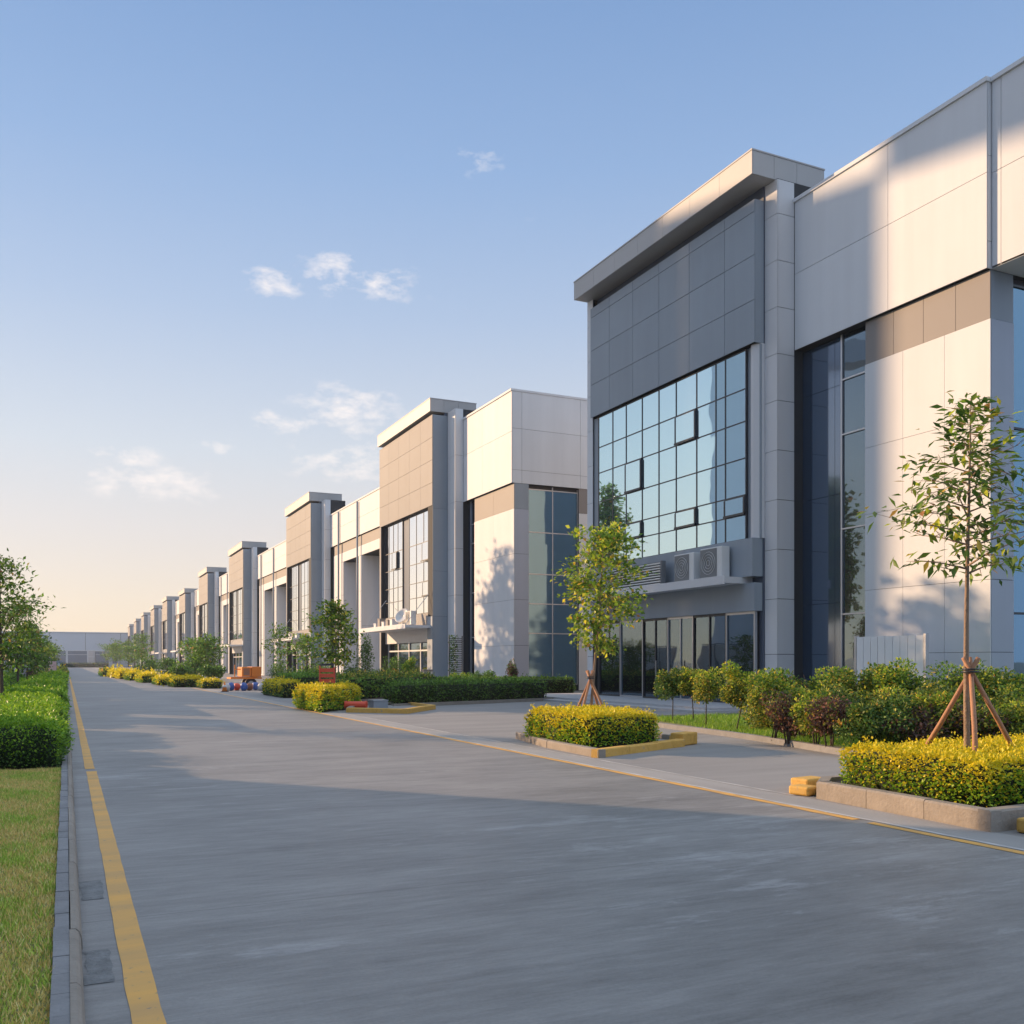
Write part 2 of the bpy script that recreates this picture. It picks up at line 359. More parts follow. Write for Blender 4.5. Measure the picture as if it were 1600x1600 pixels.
def box_hedge(name, poly, z0, z1, label, cat='hedge', group=None, leaf=0.045, dens=700, side=G_DARK, top=G_YEL, mixtop=0.85, topdepth=0.12, mixside=0.12, seed=1, lump=0.05, lumps=2.0, extra=None, ragged=0.03):
    """clipped hedge on a convex polygon footprint (counter-clockwise)"""
    rng = np.random.default_rng(seed)
    pts = np.array(poly, float); n = len(pts); H = z1 - z0
    c = pts.mean(0)
    Ps = []; Os = []
    # sides
    for k in range(n):
        a, b = pts[k], pts[(k + 1) % n]; e = b - a; Ln = np.linalg.norm(e)
        nn = np.array([e[1], -e[0]]) / Ln
        m = int(Ln * H * dens)
        t = rng.random(m); z = z0 + 0.03 + rng.random(m) ** 0.85 * (H - 0.03)
        p = a + e * t[:, None]
        # round the top edge
        r = 0.13 * H / 0.5; over = np.clip((z - (z1 - r)) / r, 0, 1); p = p - nn * (over ** 2 * r)[:, None]
        p = p + nn * rng.normal(0, ragged, m)[:, None]
        Ps.append(np.column_stack([p, z])); Os.append(np.tile([nn[0], nn[1], 0.35], (m, 1)))
    # top
    mn, mx = pts.min(0), pts.max(0); m = int((mx[0]-mn[0]) * (mx[1]-mn[1]) * dens * 0.9)
    q = mn + rng.random((m, 2)) * (mx - mn); ins = np.ones(m, bool)
    for k in range(n):
        a, b = pts[k], pts[(k + 1) % n]; e = b - a
        ins &= (e[0] * (q[:, 1] - a[1]) - e[1] * (q[:, 0] - a[0])) > 0.05 * np.linalg.norm(e)
    q = q[ins]; z = z1 + rng.normal(0, ragged, len(q))
    Ps.append(np.column_stack([q, z])); Os.append(np.tile([0, 0, 1.0], (len(q), 1)))
    P = np.concatenate(Ps); O = np.concatenate(Os)
    # lumpy surface
    w = lambda f, s: np.sin(P[:, 0] * f + s) * np.sin(P[:, 1] * f * 1.13 + 1.7 * s) + 0.6 * np.sin(P[:, 2] * f * 1.9 + s * 2.1 + P[:, 0] * f * 0.7)
    b = (w(2.6 * lumps, seed) + 0.6 * w(6.1 * lumps, seed + 2)) * lump * 0.6
    P = P + O * b[:, None]
    tz = (P[:, 2] - (z1 - topdepth * (1 + 0.6 * np.sin(P[:, 0] * 7 + P[:, 1] * 5)))) / topdepth
    prob = np.clip(tz, 0, 1) * mixtop + mixside * (P[:, 2] - z0) / H
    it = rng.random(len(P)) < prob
    parts = []
    for sel, mi in ((~it, 0), (it, 1)):
        V, idx = leaves(P[sel], rng, leaf, 0.62, 0.1, O[sel]); parts.append((V, idx, mi))
    # sprigs that stand out of the clipped surface
    sp = rng.choice(len(P), max(4, len(P) // 60)); pp = np.repeat(P[sp], 5, 0) + rng.normal(0, leaf * 0.8, (len(sp) * 5, 3)) + np.array([0, 0, leaf * 0.6])
    V, idx = leaves(pp, rng, leaf, 0.62, 0.1, np.repeat(O[sp], 5, 0)); parts.append((V, idx, 1 if mixtop > 0.3 else 0))
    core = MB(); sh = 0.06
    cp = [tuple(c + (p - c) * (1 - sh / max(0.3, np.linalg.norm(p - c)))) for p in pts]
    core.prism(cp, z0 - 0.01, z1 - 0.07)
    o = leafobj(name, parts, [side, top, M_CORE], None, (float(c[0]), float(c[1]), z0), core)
    return tag(o, label, cat, group)
def rect(x0, x1, y0, y1): return [(x0, y0), (x1, y0), (x1, y1), (x0, y1)]

def blob_points(rng, c, rad, n, lumps=9, lr=0.45, shell=0.6):
    """points over a lumpy crown made of many overlapping clumps"""
    c = np.array(c); rad = np.array(rad)
    u = rng.normal(size=(lumps, 3)); u /= np.linalg.norm(u, axis=1)[:, None]
    cc = c + u * rad * rng.uniform(0.3, 0.78, (lumps, 1))
    k = rng.integers(0, lumps, n); v = rng.normal(size=(n, 3)); v /= np.linalg.norm(v, axis=1)[:, None]
    r = rng.uniform(0, 1, (n, 1)) ** (1 - shell)
    sz = rng.uniform(0.7, 1.2, lumps)[k][:, None]
    return cc[k] + v * rad * lr * r * sz, v
def shrub(name, x, y, z0, h, rad, label, cat='shrub', group=None, mats=(G_OLIVE, G_TREEY), ratio=0.25, leaf=0.055, n=2200, seed=1, stem=0.25, stems=3, bark=M_BARKD, zr=None, flowers=0):
    rng = np.random.default_rng(seed); rnd = random.Random(seed)
    e = empty(name, (x, y, z0), label, cat, group)
    cz = z0 + stem + (h - stem) / 2; rz = (h - stem) / 2
    P, Vn = blob_points(rng, (x, y, cz), (rad, rad, rz), n, lumps=11)
    P[:, 2] = np.maximum(P[:, 2], z0 + 0.04)
    pr = np.clip((P[:, 2] - (cz - rz * 0.3)) / rz, 0, 1) * ratio * 1.6 + ratio * 0.2
    it = rng.random(len(P)) < pr
    parts = []
    for sel, mi in ((~it, 0), (it, 1)):
        V, idx = leaves(P[sel], rng, leaf, 0.6, 0.1, Vn[sel]); parts.append((V, idx, mi))
    ms = [mats[0], mats[1]]
    if flowers:
        f = rng.choice(len(P), flowers); pp = np.repeat(P[f], 6, 0) + rng.normal(0, leaf * 0.5, (flowers * 6, 3))
        V, idx = leaves(pp, rng, leaf * 1.1, 0.9); parts.append((V, idx, 2)); ms.append(G_FLOW)
    leafobj('foliage', parts, ms, e)
    mb = MB()
    for k in range(stems):
        a = rnd.uniform(0, 6.28); r0 = 0.05 * (stems > 1) * rnd.random() * 2; r1 = rad * rnd.uniform(0.2, 0.6)
        p0 = Vector((x + math.cos(a) * r0, y + math.sin(a) * r0, z0 - 0.02)); p2 = Vector((x + math.cos(a) * r1, y + math.sin(a) * r1, z0 + h * 0.8))
        pm = p0.lerp(p2, 0.45) + Vector((rnd.uniform(-.03, .03), rnd.uniform(-.03, .03), 0))
        q = Vector((x + rnd.uniform(-1, 1) * rad * .6, y + rnd.uniform(-1, 1) * rad * .6, z0 + h * 0.75))
        mb.tube([p0, pm, p2], [0.016, 0.012, 0.004], 6); mb.tube([pm, q], [0.01, 0.003], 5)
    mb.build('stem', bark, e, smooth=True)
    return e

def sapling(name, x, y, z0, h, cb, prof, label, group=None, mats=(G_TREE, G_TREEY), ratio=0.2, leaf=0.1, aspect=0.4, nb=26, per=34, seed=1, tr=0.045, up=0.5, lean=(0, 0), rise=0.5, bark=M_BARK, clump=0.13, droop=0.15):
    """young tree: tapered trunk, limbs and twigs that carry leaf clusters; prof(t) = crown radius at t in 0..1"""
    rnd = random.Random(seed); rng = np.random.default_rng(seed)
    e = empty(name, (x, y, z0), label, 'tree', group)
    tk = MB(); pts = []
    nseg = 9
    for k in range(nseg + 1):
        t = k / nseg
        pts.append(Vector((x + lean[0] * t + 0.03 * math.sin(3 * t + seed) * h / 4, y + lean[1] * t + 0.025 * math.cos(4 * t + seed) * h / 4, z0 - 0.05 + (h * 0.97 + 0.05) * t)))
    tk.tube(pts, [tr * (1.25 if k == 0 else 1) * (1 - 0.86 * k / nseg) for k in range(nseg + 1)], 10)
    tk.build('trunk', bark, e, smooth=True)
    def tp(t):
        f = t * nseg; i = min(int(f), nseg - 1); return pts[i].lerp(pts[i + 1], f - i)
    br = MB(); cps = []
    for k in range(nb):
        t = (k + rnd.random()) / nb
        zt = cb + (1 - cb) * t * 0.95; p0 = tp(zt)
        a = k * 2.4 + rnd.uniform(-.5, .5); Ln = prof(t) * rnd.uniform(0.65, 1.12)
        if Ln < 0.05: continue
        d = Vector((math.cos(a), math.sin(a), 0)); rs = rise * rnd.uniform(0.5, 1.4)
        p1 = p0 + d * Ln * 0.5 + Vector((0, 0, Ln * rs * 0.55)); p2 = p0 + d * Ln + Vector((0, 0, Ln * rs * (0.8 + 0.3 * t)))
        r0 = tr * 0.34 * (1 - 0.6 * t)
        br.tube([p0, p1, p2], [r0, r0 * 0.6, 0.003], 5)
        for j in range(4 + int(Ln * 5)):
            u = rnd.uniform(0.3, 1.05); b0 = (p0.lerp(p1, u * 2) if u < .5 else p1.lerp(p2, u * 2 - 1))
            tw = Vector((rnd.uniform(-1, 1), rnd.uniform(-1, 1), rnd.uniform(-.35, .7))) * min(0.32, Ln * 0.42); b1 = b0 + tw
            br.tube([b0, b1], [r0 * 0.35, 0.002], 4, cap=False); cps.append((b0 + tw * 0.75, b1))
    br.build('limb', bark, e, smooth=True)
    P = []
    for b0, b1 in cps:
        m = max(3, int(per * rnd.uniform(0.25, 1.3) / 5))
        b = np.array(b1)
        P.append(b + rng.normal(0, clump, (m, 3)) * np.array([1, 1, 0.55]))
    P = np.concatenate(P); it = rng.random(len(P)) < ratio
    parts = []
    ctr = np.array([x + lean[0] * .7, y + lean[1] * .7, z0 + h * (cb + 1) / 2]); O = P - ctr; O /= np.linalg.norm(O, axis=1)[:, None] + 1e-6
    for sel, mi in ((~it, 0), (it, 1)):
        V, idx = leaves(P[sel], rng, leaf, aspect, up, O[sel] * 0.8, droop=droop); parts.append((V, idx, mi))
    leafobj('crown', parts, list(mats), e)
    return e
def stakes(x, y, z0, zj, r, label, group, n=3, a0=0.4, rad=0.03):
    e = empty('tree_stakes', (x, y, z0), label, 'tree support', group)
    for k in range(n):
        a = a0 + k * 2 * math.pi / n
        b = Vector((x + math.cos(a) * r, y + math.sin(a) * r, z0)); t = Vector((x - math.cos(a) * 0.09, y - math.sin(a) * 0.09, zj + 0.16))
        MB().tube([b, b.lerp(t, .5) + Vector((.008, -.006, 0)), t], [rad * 1.05, rad * .95, rad * .85], 8).build('pole', M_POLE, e, smooth=True)
    mb = MB(); ring = [Vector((x + math.cos(w) * .085, y + math.sin(w) * .085, zj)) for w in [i * math.pi / 5 for i in range(11)]]
    mb.tube(ring, 0.012, 6); mb.tube([v + Vector((0, 0, .03)) for v in ring], 0.01, 6); mb.build('tie', M_FRAME, e, smooth=True)
    return e

# ================================================================== SETTING
def sheet(name, x0, x1, y0, y1, z, m, kind='structure'):
    mb = MB(); mb.v = [(x0, y0, z), (x1, y0, z), (x1, y1, z), (x0, y1, z)]; mb.f = [(0, 1, 2, 3)]; mb.m = [0]
    return tag(mb.build(name, m), kind=kind)
def road_material():
    m = bpy.data.materials.new('road_concrete'); m.use_nodes = True; t = m.node_tree; n = t.nodes; l = t.links
    b = n['Principled BSDF']; b.inputs['Roughness'].default_value = 0.55; b.inputs['Specular IOR Level'].default_value = 0.45
    geo = n.new('ShaderNodeNewGeometry')
    def noise(scale, st, det=6, rough=0.6, loc=0):
        mp = n.new('ShaderNodeMapping'); mp.inputs['Scale'].default_value = st; mp.inputs['Location'].default_value = (loc, loc * 2, 0); l.new(geo.outputs['Position'], mp.inputs['Vector'])
        q = n.new('ShaderNodeTexNoise'); q.inputs['Scale'].default_value = scale; q.inputs['Detail'].default_value = det; q.inputs['Roughness'].default_value = rough
        l.new(mp.outputs[0], q.inputs['Vector']); return q.outputs['Fac']
    def mth(op, a, bb, cl=False):
        x = n.new('ShaderNodeMath'); x.operation = op; x.use_clamp = cl
        for i, v in enumerate((a, bb)):
            if hasattr(v, 'node'): l.new(v, x.inputs[i])
            else: x.inputs[i].default_value = v
        return x.outputs[0]
    brush = noise(1.0, (2.2, 14, 1), 10, 0.78)          # transverse broom finish
    brush2 = noise(1.0, (0.45, 2.0, 1), 9, 0.68, 7)
    blot = noise(0.35, (1, 1, 1), 6, 0.6, 3)
    fine = noise(45, (1, 1, 1), 5, 0.75)
    v = mth('ADD', mth('MULTIPLY', mth('SUBTRACT', brush, 0.5), 1.15), mth('MULTIPLY', mth('SUBTRACT', brush2, 0.5), 1.1))
    v = mth('ADD', v, mth('MULTIPLY', mth('SUBTRACT', blot, 0.5), 0.7)); v = mth('ADD', v, mth('MULTIPLY', mth('SUBTRACT', fine, 0.5), 0.5)); v = mth('ADD', v, 1.0)
    # pale cement smears
    sm = mth('MULTIPLY', mth('SUBTRACT', mth('ADD', mth('MULTIPLY', noise(0.9, (0.8, 2.6, 1), 10, 0.8, 21), 0.7), mth('MULTIPLY', noise(0.18, (1, 1, 1), 2, 0.5, 31), 0.3)), 0.56), 11.0, True)
    cr = n.new('ShaderNodeVectorMath'); cr.operation = 'SCALE'; cr.inputs[0].default_value = (0.225, 0.220, 0.216); l.new(v, cr.inputs['Scale'])
    mx = n.new('ShaderNodeMix'); mx.data_type = 'RGBA'; l.new(mth('MULTIPLY', sm, 0.7), mx.inputs['Factor']); l.new(cr.outputs[0], mx.inputs[6]); mx.inputs[7].default_value = (0.40, 0.40, 0.405, 1)
    # saw cut joints every 6 m
    sp = n.new('ShaderNodeSeparateXYZ'); l.new(geo.outputs['Position'], sp.inputs[0])
    jo = mth('LESS_THAN', mth('ABSOLUTE', mth('SUBTRACT', mth('MODULO', mth('ADD', sp.outputs['Y'], 602.6), 6.0), 3.0), 0.0), 0.009)
    jx = mth('LESS_THAN', mth('ABSOLUTE', mth('SUBTRACT', sp.outputs['X'], 3.72), 0.0), 0.008)
    m2 = n.new('ShaderNodeMix'); m2.data_type = 'RGBA'; l.new(mth('MULTIPLY', jo, 0.35), m2.inputs['Factor']); l.new(mx.outputs[2], m2.inputs[6]); m2.inputs[7].default_value = (0.05, 0.05, 0.05, 1)
    l.new(m2.outputs[2], b.inputs['Base Color'])
    bp = n.new('ShaderNodeBump'); bp.inputs['Strength'].default_value = 0.5; bp.inputs['Distance'].default_value = 0.006
    l.new(mth('ADD', brush, mth('MULTIPLY', fine, 0.7)), bp.inputs['Height']); l.new(bp.outputs[0], b.inputs['Normal'])
    return m
M_ROAD = road_material()
def line_material():
    m = bpy.data.materials.new('worn_yellow_line'); m.use_nodes = True; t = m.node_tree; n = t.nodes; l = t.links
    b = n['Principled BSDF']; b.inputs['Roughness'].default_value = 0.65
    geo = n.new('ShaderNodeNewGeometry'); q = n.new('ShaderNodeTexNoise'); q.inputs['Scale'].default_value = 14; q.inputs['Detail'].default_value = 8; q.inputs['Roughness'].default_value = 0.7
    l.new(geo.outputs['Position'], q.inputs['Vector'])
    mp = n.new('ShaderNodeMapping'); mp.inputs['Scale'].default_value = (0.3, 2.2, 1); l.new(geo.outputs['Position'], mp.inputs['Vector'])
    q2 = n.new('ShaderNodeTexNoise'); q2.inputs['Scale'].default_value = 1.6; q2.inputs['Detail'].default_value = 5; l.new(mp.outputs[0], q2.inputs['Vector'])
    cr = n.new('ShaderNodeValToRGB'); cr.color_ramp.elements[0].position = 0.3; cr.color_ramp.elements[0].color = (0.56, 0.33, 0.12, 1)
    cr.color_ramp.elements[1].position = 0.7; cr.color_ramp.elements[1].color = (0.80, 0.43, 0.09, 1); l.new(q2.outputs['Fac'], cr.inputs['Fac'])
    c2 = n.new('ShaderNodeValToRGB'); c2.color_ramp.elements[0].position = 0.60; c2.color_ramp.elements[1].position = 0.68
    l.new(q.outputs['Fac'], c2.inputs['Fac'])
    mx = n.new('ShaderNodeMix'); mx.data_type = 'RGBA'; l.new(c2.outputs[0], mx.inputs['Factor']); l.new(cr.outputs[0], mx.inputs[6]); mx.inputs[7].default_value = (0.22, 0.20, 0.17, 1)
    l.new(mx.outputs[2], b.inputs['Base Color']); return m
M_LINE = line_material()
M_WLINE = mat('worn_white_line', (0.48, 0.47, 0.46), 0.7, noise=0.7, nscale=3.5, nstretch=(1, 0.7, 1))
M_GRASSB = mat('lawn_base', (0.20, 0.20, 0.065), 0.9, noise=0.5, nscale=2.5, bump=0.5, bscale=60)
M_LAND = mat('distant_ground', (0.16, 0.16, 0.15), 0.9, noise=0.3, nscale=0.05)

sheet('ground', -3000, 3000, -600, 5400, -0.02, M_LAND)
sheet('road', 0.0, 7.42, -12, 372, 0.0, M_ROAD)
sheet('forecourt', 7.42, 24.0, -12, 372, -0.004, M_CONC)
sheet('gutter_strip', 7.42, 7.95, -12, 60, 0.0, mat('gutter_concrete', (0.33, 0.32, 0.31), 0.8, noise=0.3, nscale=1.2, nstretch=(1, .4, 1), bump=0.3))

def wobble_strip(name, x0, x1, y0, y1, z, m, seg, amp, seed):
    rnd = random.Random(seed); mb = MB(); y = y0; n = int((y1 - y0) / seg)
    for k in range(n + 1):
        yy = y0 + k * (y1 - y0) / n
        mb.v += [(x0 + rnd.uniform(-amp, amp), yy, z), (x1 + rnd.uniform(-amp, amp), yy, z)]
        if k: i = 2 * k; mb.f.append((i - 2, i - 1, i + 1, i)); mb.m.append(0)
    return tag(mb.build(name, m), kind='structure')
wobble_strip('yellow_road_marking', 0.262, 0.40, 1.5, 15.3, 0.004, M_LINE, 0.35, 0.004, 1)
wobble_strip('yellow_road_marking', 0.25, 0.385, 15.62, 120, 0.004, M_LINE, 0.5, 0.004, 2)
wobble_strip('yellow_road_marking', 7.22, 7.33, -2, 7.05, 0.004, M_LINE, 0.3, 0.006, 3)
wobble_strip('yellow_road_marking', 7.24, 7.36, 7.25, 64, 0.004, M_LINE, 0.3, 0.01, 4)
wobble_strip('white_road_marking', 7.37, 7.425, -2, 64, 0.004, M_WLINE, 0.25, 0.008, 5)
wobble_strip('white_road_marking', 7.93, 7.975, 8.9, 30, 0.004, M_WLINE, 0.25, 0.01, 6)

# left verge: pavers, rounded kerb stones, soil and lawn
ZK = 0.12
kb = MB(); y = -4.0; rnd = random.Random(3)
while y < 200:
    Ln = 0.98 if y < 40 else 5.0
    dx = rnd.uniform(-.004, .004); c = 0.012
    prof = [(0.016, 0.0), (0.078, 0.0), (0.074, 0.07), (0.062, 0.105), (0.045, ZK + .002), (0.016, ZK + .004)]
    i = len(kb.v)
    for yy in (y + 0.006, y + Ln - 0.006): kb.v += [(px_ + dx, yy, pz) for px_, pz in prof]
    m_ = len(prof)
    kb.f += [tuple(range(i, i + m_)), tuple(range(i + 2 * m_ - 1, i + m_ - 1, -1))]; kb.m += [0, 0]
    for q in range(m_):
        r = (q + 1) % m_; kb.f.append((i + q, i + m_ + q, i + m_ + r, i + r)); kb.m.append(0)
    y += Ln
tag(kb.build('kerb', M_KERB), kind='structure')
pv = MB(); y = -4.0
while y < 60:
    pv.box(-0.063 + rnd.uniform(-.004, .004), 0.013, y + .003, y + 0.297, 0.02, ZK + rnd.uniform(-.003, .003)); y += 0.3
pv.box(-0.063, 0.013, 60, 200, 0.02, ZK)
tag(pv.build('paver_edging', M_KERBD), kind='structure')
tag(MB().box(-4.0, -0.066, -4, 15.1, -0.01, 0.085).build('verge_ground', M_GRASSB), kind='structure')
tag(MB().box(-4.0, -0.066, 15.1, 330, -0.01, 0.08).build('planting_soil', M_SOIL), kind='structure')

def grass(name, poly, z, n, h, seed, mats=None, hvar=0.5, dryk=0.85):
    rng = np.random.default_rng(seed); pts = np.array(poly, float); mn, mx = pts.min(0), pts.max(0)
    q = mn + rng.random((n, 2)) * (mx - mn); ins = np.ones(n, bool)
    for k in range(len(pts)):
        a, b = pts[k], pts[(k + 1) % len(pts)]; e = b - a
        ins &= (e[0] * (q[:, 1] - a[1]) - e[1] * (q[:, 0] - a[0])) > 0
    q = q[ins]; n = len(q)
    patch = 0.5 + 0.5 * np.sin(q[:, 0] * 5.1 + seed) * np.sin(q[:, 1] * 3.3 + q[:, 0] * 2) + 0.3 * np.sin(q[:, 1] * 9 + seed) * np.sin(q[:, 0] * 13)
    hh = h * (1 + hvar * rng.uniform(-1, 1, n)) * (0.75 + 0.5 * patch)
    a = rng.uniform(0, 2 * np.pi, n); w = 0.0035 + 0.05 * hh
    dx, dy = np.cos(a) * w, np.sin(a) * w; lx, ly = rng.normal(0, 0.45, n) * hh, rng.normal(0, 0.45, n) * hh
    A = np.column_stack([q[:, 0] - dx, q[:, 1] - dy, np.full(n, z - .004)]); B = np.column_stack([q[:, 0] + dx, q[:, 1] + dy, np.full(n, z - .004)])
    C = np.column_stack([q[:, 0] + lx, q[:, 1] + ly, z + hh])
    V = np.stack([A, B, C], 1).reshape(-1, 3)
    dry = (rng.random(n) < np.clip(0.2 + dryk * (1 - patch), 0, 0.9)).astype(int)
    o = npmesh(name, V, 3, np.arange(3 * n), mats or [G_GRASS, G_DRY], dry)
    return tag(o, kind='stuff')
G_GRASS = leafmat('grass_blade', [(0, (0.238, 0.350, 0.052)), (0.5, (0.397, 0.575, 0.085)), (1, (0.691, 0.821, 0.150))], 0.25)
G_DRY = leafmat('dry_blade', [(0, (0.532, 0.451, 0.127)), (0.6, (0.905, 0.656, 0.232)), (1, (0.950, 0.861, 0.426))], 0.2)
g1 = grass('grass', rect(-1.1, -0.068, 3.2, 15.1), 0.085, 90000, 0.028, 4)
tag(g1, 'short mown lawn with dry patches beside the left kerb', 'grass')
g2 = grass('grass', rect(-4.0, -1.1, 1.5, 15.1), 0.085, 40000, 0.03, 5)
tag(g2, 'outer strip of mown lawn left of the kerb', 'grass')

# ================================================================== BUILDINGS
def cuts(a, b, n): return [a + (b - a) * i / n for i in range(n + 1)]
def px_panels(mb, x, ys, zs, t=0.03, gap=0.016, mi=0):
    for i in range(len(ys) - 1):
        for j in range(len(zs) - 1): mb.box(x, x + t, ys[i] + gap/2, ys[i+1] - gap/2, zs[j] + gap/2, zs[j+1] - gap/2, mi)
def py_panels(mb, y, xs, zs, t=0.03, gap=0.016, mi=0, sgn=1):
    for i in range(len(xs) - 1):
        for j in range(len(zs) - 1): mb.box(xs[i] + gap/2, xs[i+1] - gap/2, y, y + t * sgn, zs[j] + gap/2, zs[j+1] - gap/2, mi)
def glazing(e, x, ys, zs, gm, fw=0.03, name='window', depth=0.06, merged=(), skip=None):
    """curtain wall facing the road: separate glass panes plus one frame grid as sub-part"""
    g = MB()
    for i in range(len(ys) - 1):
        for j in range(len(zs) - 1): g.box(x + 0.02, x + 0.035, ys[i] + .004, ys[i+1] - .004, zs[j] + .004, zs[j+1] - .004)
    w = g.build(name, gm, e)
    f = MB()
    for yv in ys: f.box(x, x + depth, yv - fw, yv + fw, zs[0] - fw, zs[-1] + fw)
    for zv in zs: 
        for i in range(len(ys) - 1): f.box(x + 0.004, x + depth - .004, ys[i] + fw, ys[i+1] - fw, zv - fw, zv + fw)
    f.build('frame', M_FRAME, w)
    return w
def sash(e, x, y0, y1, z0, z1, gm, tilt=0.05):
    """top hung opening light with a heavy frame"""
    f = MB(); b = 0.075
    f.box(x - .03, x + .02, y0, y1, z1 - b, z1); f.box(x - .03 - tilt, x + .015 - tilt, y0, y1, z0, z0 + b)
    f.box(x - .03 - tilt * .5, x + .018, y0, y0 + b, z0 + b, z1 - b); f.box(x - .03 - tilt * .5, x + .018, y1 - b, y1, z0 + b, z1 - b)
    o = f.build('window_sash', M_FRAME, e)
    MB().box(x - .02 - tilt * .5, x + .002 - tilt * .5, y0 + b, y1 - b, z0 + b, z1 - b).build('pane', gm, o)
def ac_unit(x, y, z, w, h, label, group='air conditioning units on the entrance ledges', rz=0):
    e = empty('ac_unit', (x, y, z), label, 'air conditioner', group)
    d = 0.36
    MB().box(x, x + d, y - w/2, y + w/2, z + .05, z + h).build('casing', M_ACW, e, bevel=0.02)
    g = MB(); cy, cz, r = y + w * 0.1, z + h * 0.52, min(h, w) * 0.40
    g.box(x - .012, x - .002, cy - r * 1.05, cy + r * 1.05, cz - r * 1.1, cz + r * 1.1)
    g.build('grille', M_ACG, e)
    rr = MB()
    for q in range(1, 5): rr.tube([Vector((x - .022, cy + math.cos(a) * r * q / 4.5, cz + math.sin(a) * r * q / 4.5)) for a in [i * math.pi / 9 for i in range(19)]], 0.007, 5, cap=False)
    rr.build('fan_guard', M_ACW, e)
    MB().box(x + .02, x + .06, y - w * .4, y - w * .34, z, z + .06).box(x + .02, x + .3, y + w * .34, y + w * .4, z, z + .06).build('foot', M_FRAME, e)
    return e

ORD = ['nearest', 'second', 'third', 'fourth', 'fifth', 'sixth', 'seventh', 'eighth', 'ninth', 'tenth', 'eleventh', 'twelfth']
def factory(k, yn, yf, H, ys, ye, label, det=3, endface=False, first=False, wt=17.1, sof=11.8, bandb=10.35, lwt=15.6, lsof=12.6, lbb=11.7):
    e = empty('factory_building', (22.9, yn, 0), label, 'factory', 'factory buildings in a row along the right side of the road')
    XW, XU = 22.9, 22.76
    # --- main hall behind
    MB().box(24.6, 58, ys + 0.45, ye - 0.02 + (3 if first else 0), 0, (wt if first else lwt) - 0.6).build('main_hall', M_WHITE, e)
    # --- right wing, upper white box
    u = MB(); u.box(XU + .03, 25.5, ys + 0.03, yf, sof + .03, wt, 1)
    nyr = 3 if first else 2
    ya = yn - 0.1
    zs_ = [sof, sof + (wt - sof) * 0.56, wt] if not first else [sof, sof + 2.62, wt]
    ycu = [ys, ys + 3.45, ya] if first else [ys, ys + (ya - ys) * .5, ya]
    px_panels(u, XU, ycu, zs_)
    if ye - yf > 1: u.box(XU + .03, 25.5, yf + .05, ye - .01, lsof + .03, lwt, 1); px_panels(u, XU, cuts(yf + .05, ye - .03, max(1, int((ye - yf) / 5.5))), [lsof, lsof + (lwt - lsof) * .5, lwt])
    u.box(XU - 0.06, XU + 0.6, ys - .03, ya, wt, wt + 0.12, 0)
    if ye - yf > 1: u.box(XU - 0.06, XU + 0.6, yf, ye - .03, lwt, lwt + 0.12, 0)
    if first:
        u.box(XU + .2, 24.3, 14.2, ys - .02, sof + .06, wt - .03, 1); px_panels(u, XU + .17, [14.2, 15.9, ys - .3], zs_); px_panels(u, XU + .17, [ys - .3, ys - .02], zs_); u.box(XU + .1, XU + .7, 14.1, ys - .03, wt, wt + .12); u.box(XU + .17, 24.3, 14.2, ys - .02, sof, sof + .058)
    if endface:
        py_panels(u, ys, [XU + .032, 23.4, 27.2, 31, 35, 40, 46, 52, 58], [sof, sof + 0.75, sof + 3.1, wt])
        u.box(25.5, 58, ys + .03, ys + .4, sof + .03, wt, 1); u.box(XU + .6, 58, ys - .03, ys + .5, wt, wt + .12)
    u.build('upper_wall', [M_WHITE, M_JOINT], e)
    # --- band and lower wall of the right wing
    yw = yn - 3.15 if first else yn - 2.75 if endface else yn - 1.9
    lw = MB(); lw.box(XW + .03, 23.84, ys + .04, yw, 0, bandb, 1)
    zl = [0, 1.9, 3.9, 6.3, 8.4, bandb] if first else [0, 2.6, 5.2, 7.8, bandb]
    px_panels(lw, XW, cuts(ys, yw, 3 if first else 2), zl, gap=0.012)
    if endface: b5 = MB(); py_panels(b5, ys, [XW + .032, 23.85], zl); b5.build('shaded_pier_face', M_PIER, e); py_panels(lw, ys, [27.1, 31, 35, 40, 46, 52, 58], zl); lw.box(27.1, 58, ys + .03, ys + .44, 0, bandb, 1)  # end face turned from the sun, its shade tinted into the pier colour
    lw.build('lower_wall', [M_WHITE if not first else M_WHITE, M_JOINT], e)
    bd = MB(); bd.box(XW + .05, 23.83, ys + .06, yw, bandb + .002, sof + .03, 1)
    px_panels(bd, XW + .02, cuts(ys + .02, yw, 4 if first else 2), [bandb, sof], gap=.014)
    if endface:
        b4 = MB(); py_panels(b4, ys + .02, [XW + .04, 23.85], [bandb, sof]); b4.build('shaded_band_face', M_CLAD, e)  # shaded end face of the taupe band, darkened by colour
        b3 = MB(); py_panels(b3, ys + .02, [27.1, 31, 35, 40, 46, 52, 58], [bandb, sof]); b3.box(27.12, 58, ys + .05, ys + .4, bandb, sof, 1); b3.build('side_band', [M_BAND, M_JOINT], e)
    bd.build('taupe_band', [M_BAND, M_JOINT], e)
    # --- recessed dark strip next to the tower
    rc = MB(); rc.box(23.3, 24.6, yw, yn + .3, 0, sof + .03, 0)
    y1, y2 = yw + (yn - yw) * .36, yn + .2
    rz = [0.5, 3.6, 7.2, sof - 1.6, sof - .02]
    px_panels(rc, 23.15, [y1 + .12, y1 + .42, y2], rz, t=.1, mi=0)
    rc.build('recess_panel', [M_NAVYG], e)
    gw = MB()
    for z0_, z1_ in zip([.3, 3.2, 6.0, 9.1, sof - 1.5], [3.2, 6.0, 9.1, sof - 1.5, sof]): gw.box(23.13, 23.15, yw + .01, y1, z0_ + .03, z1_ - .005)
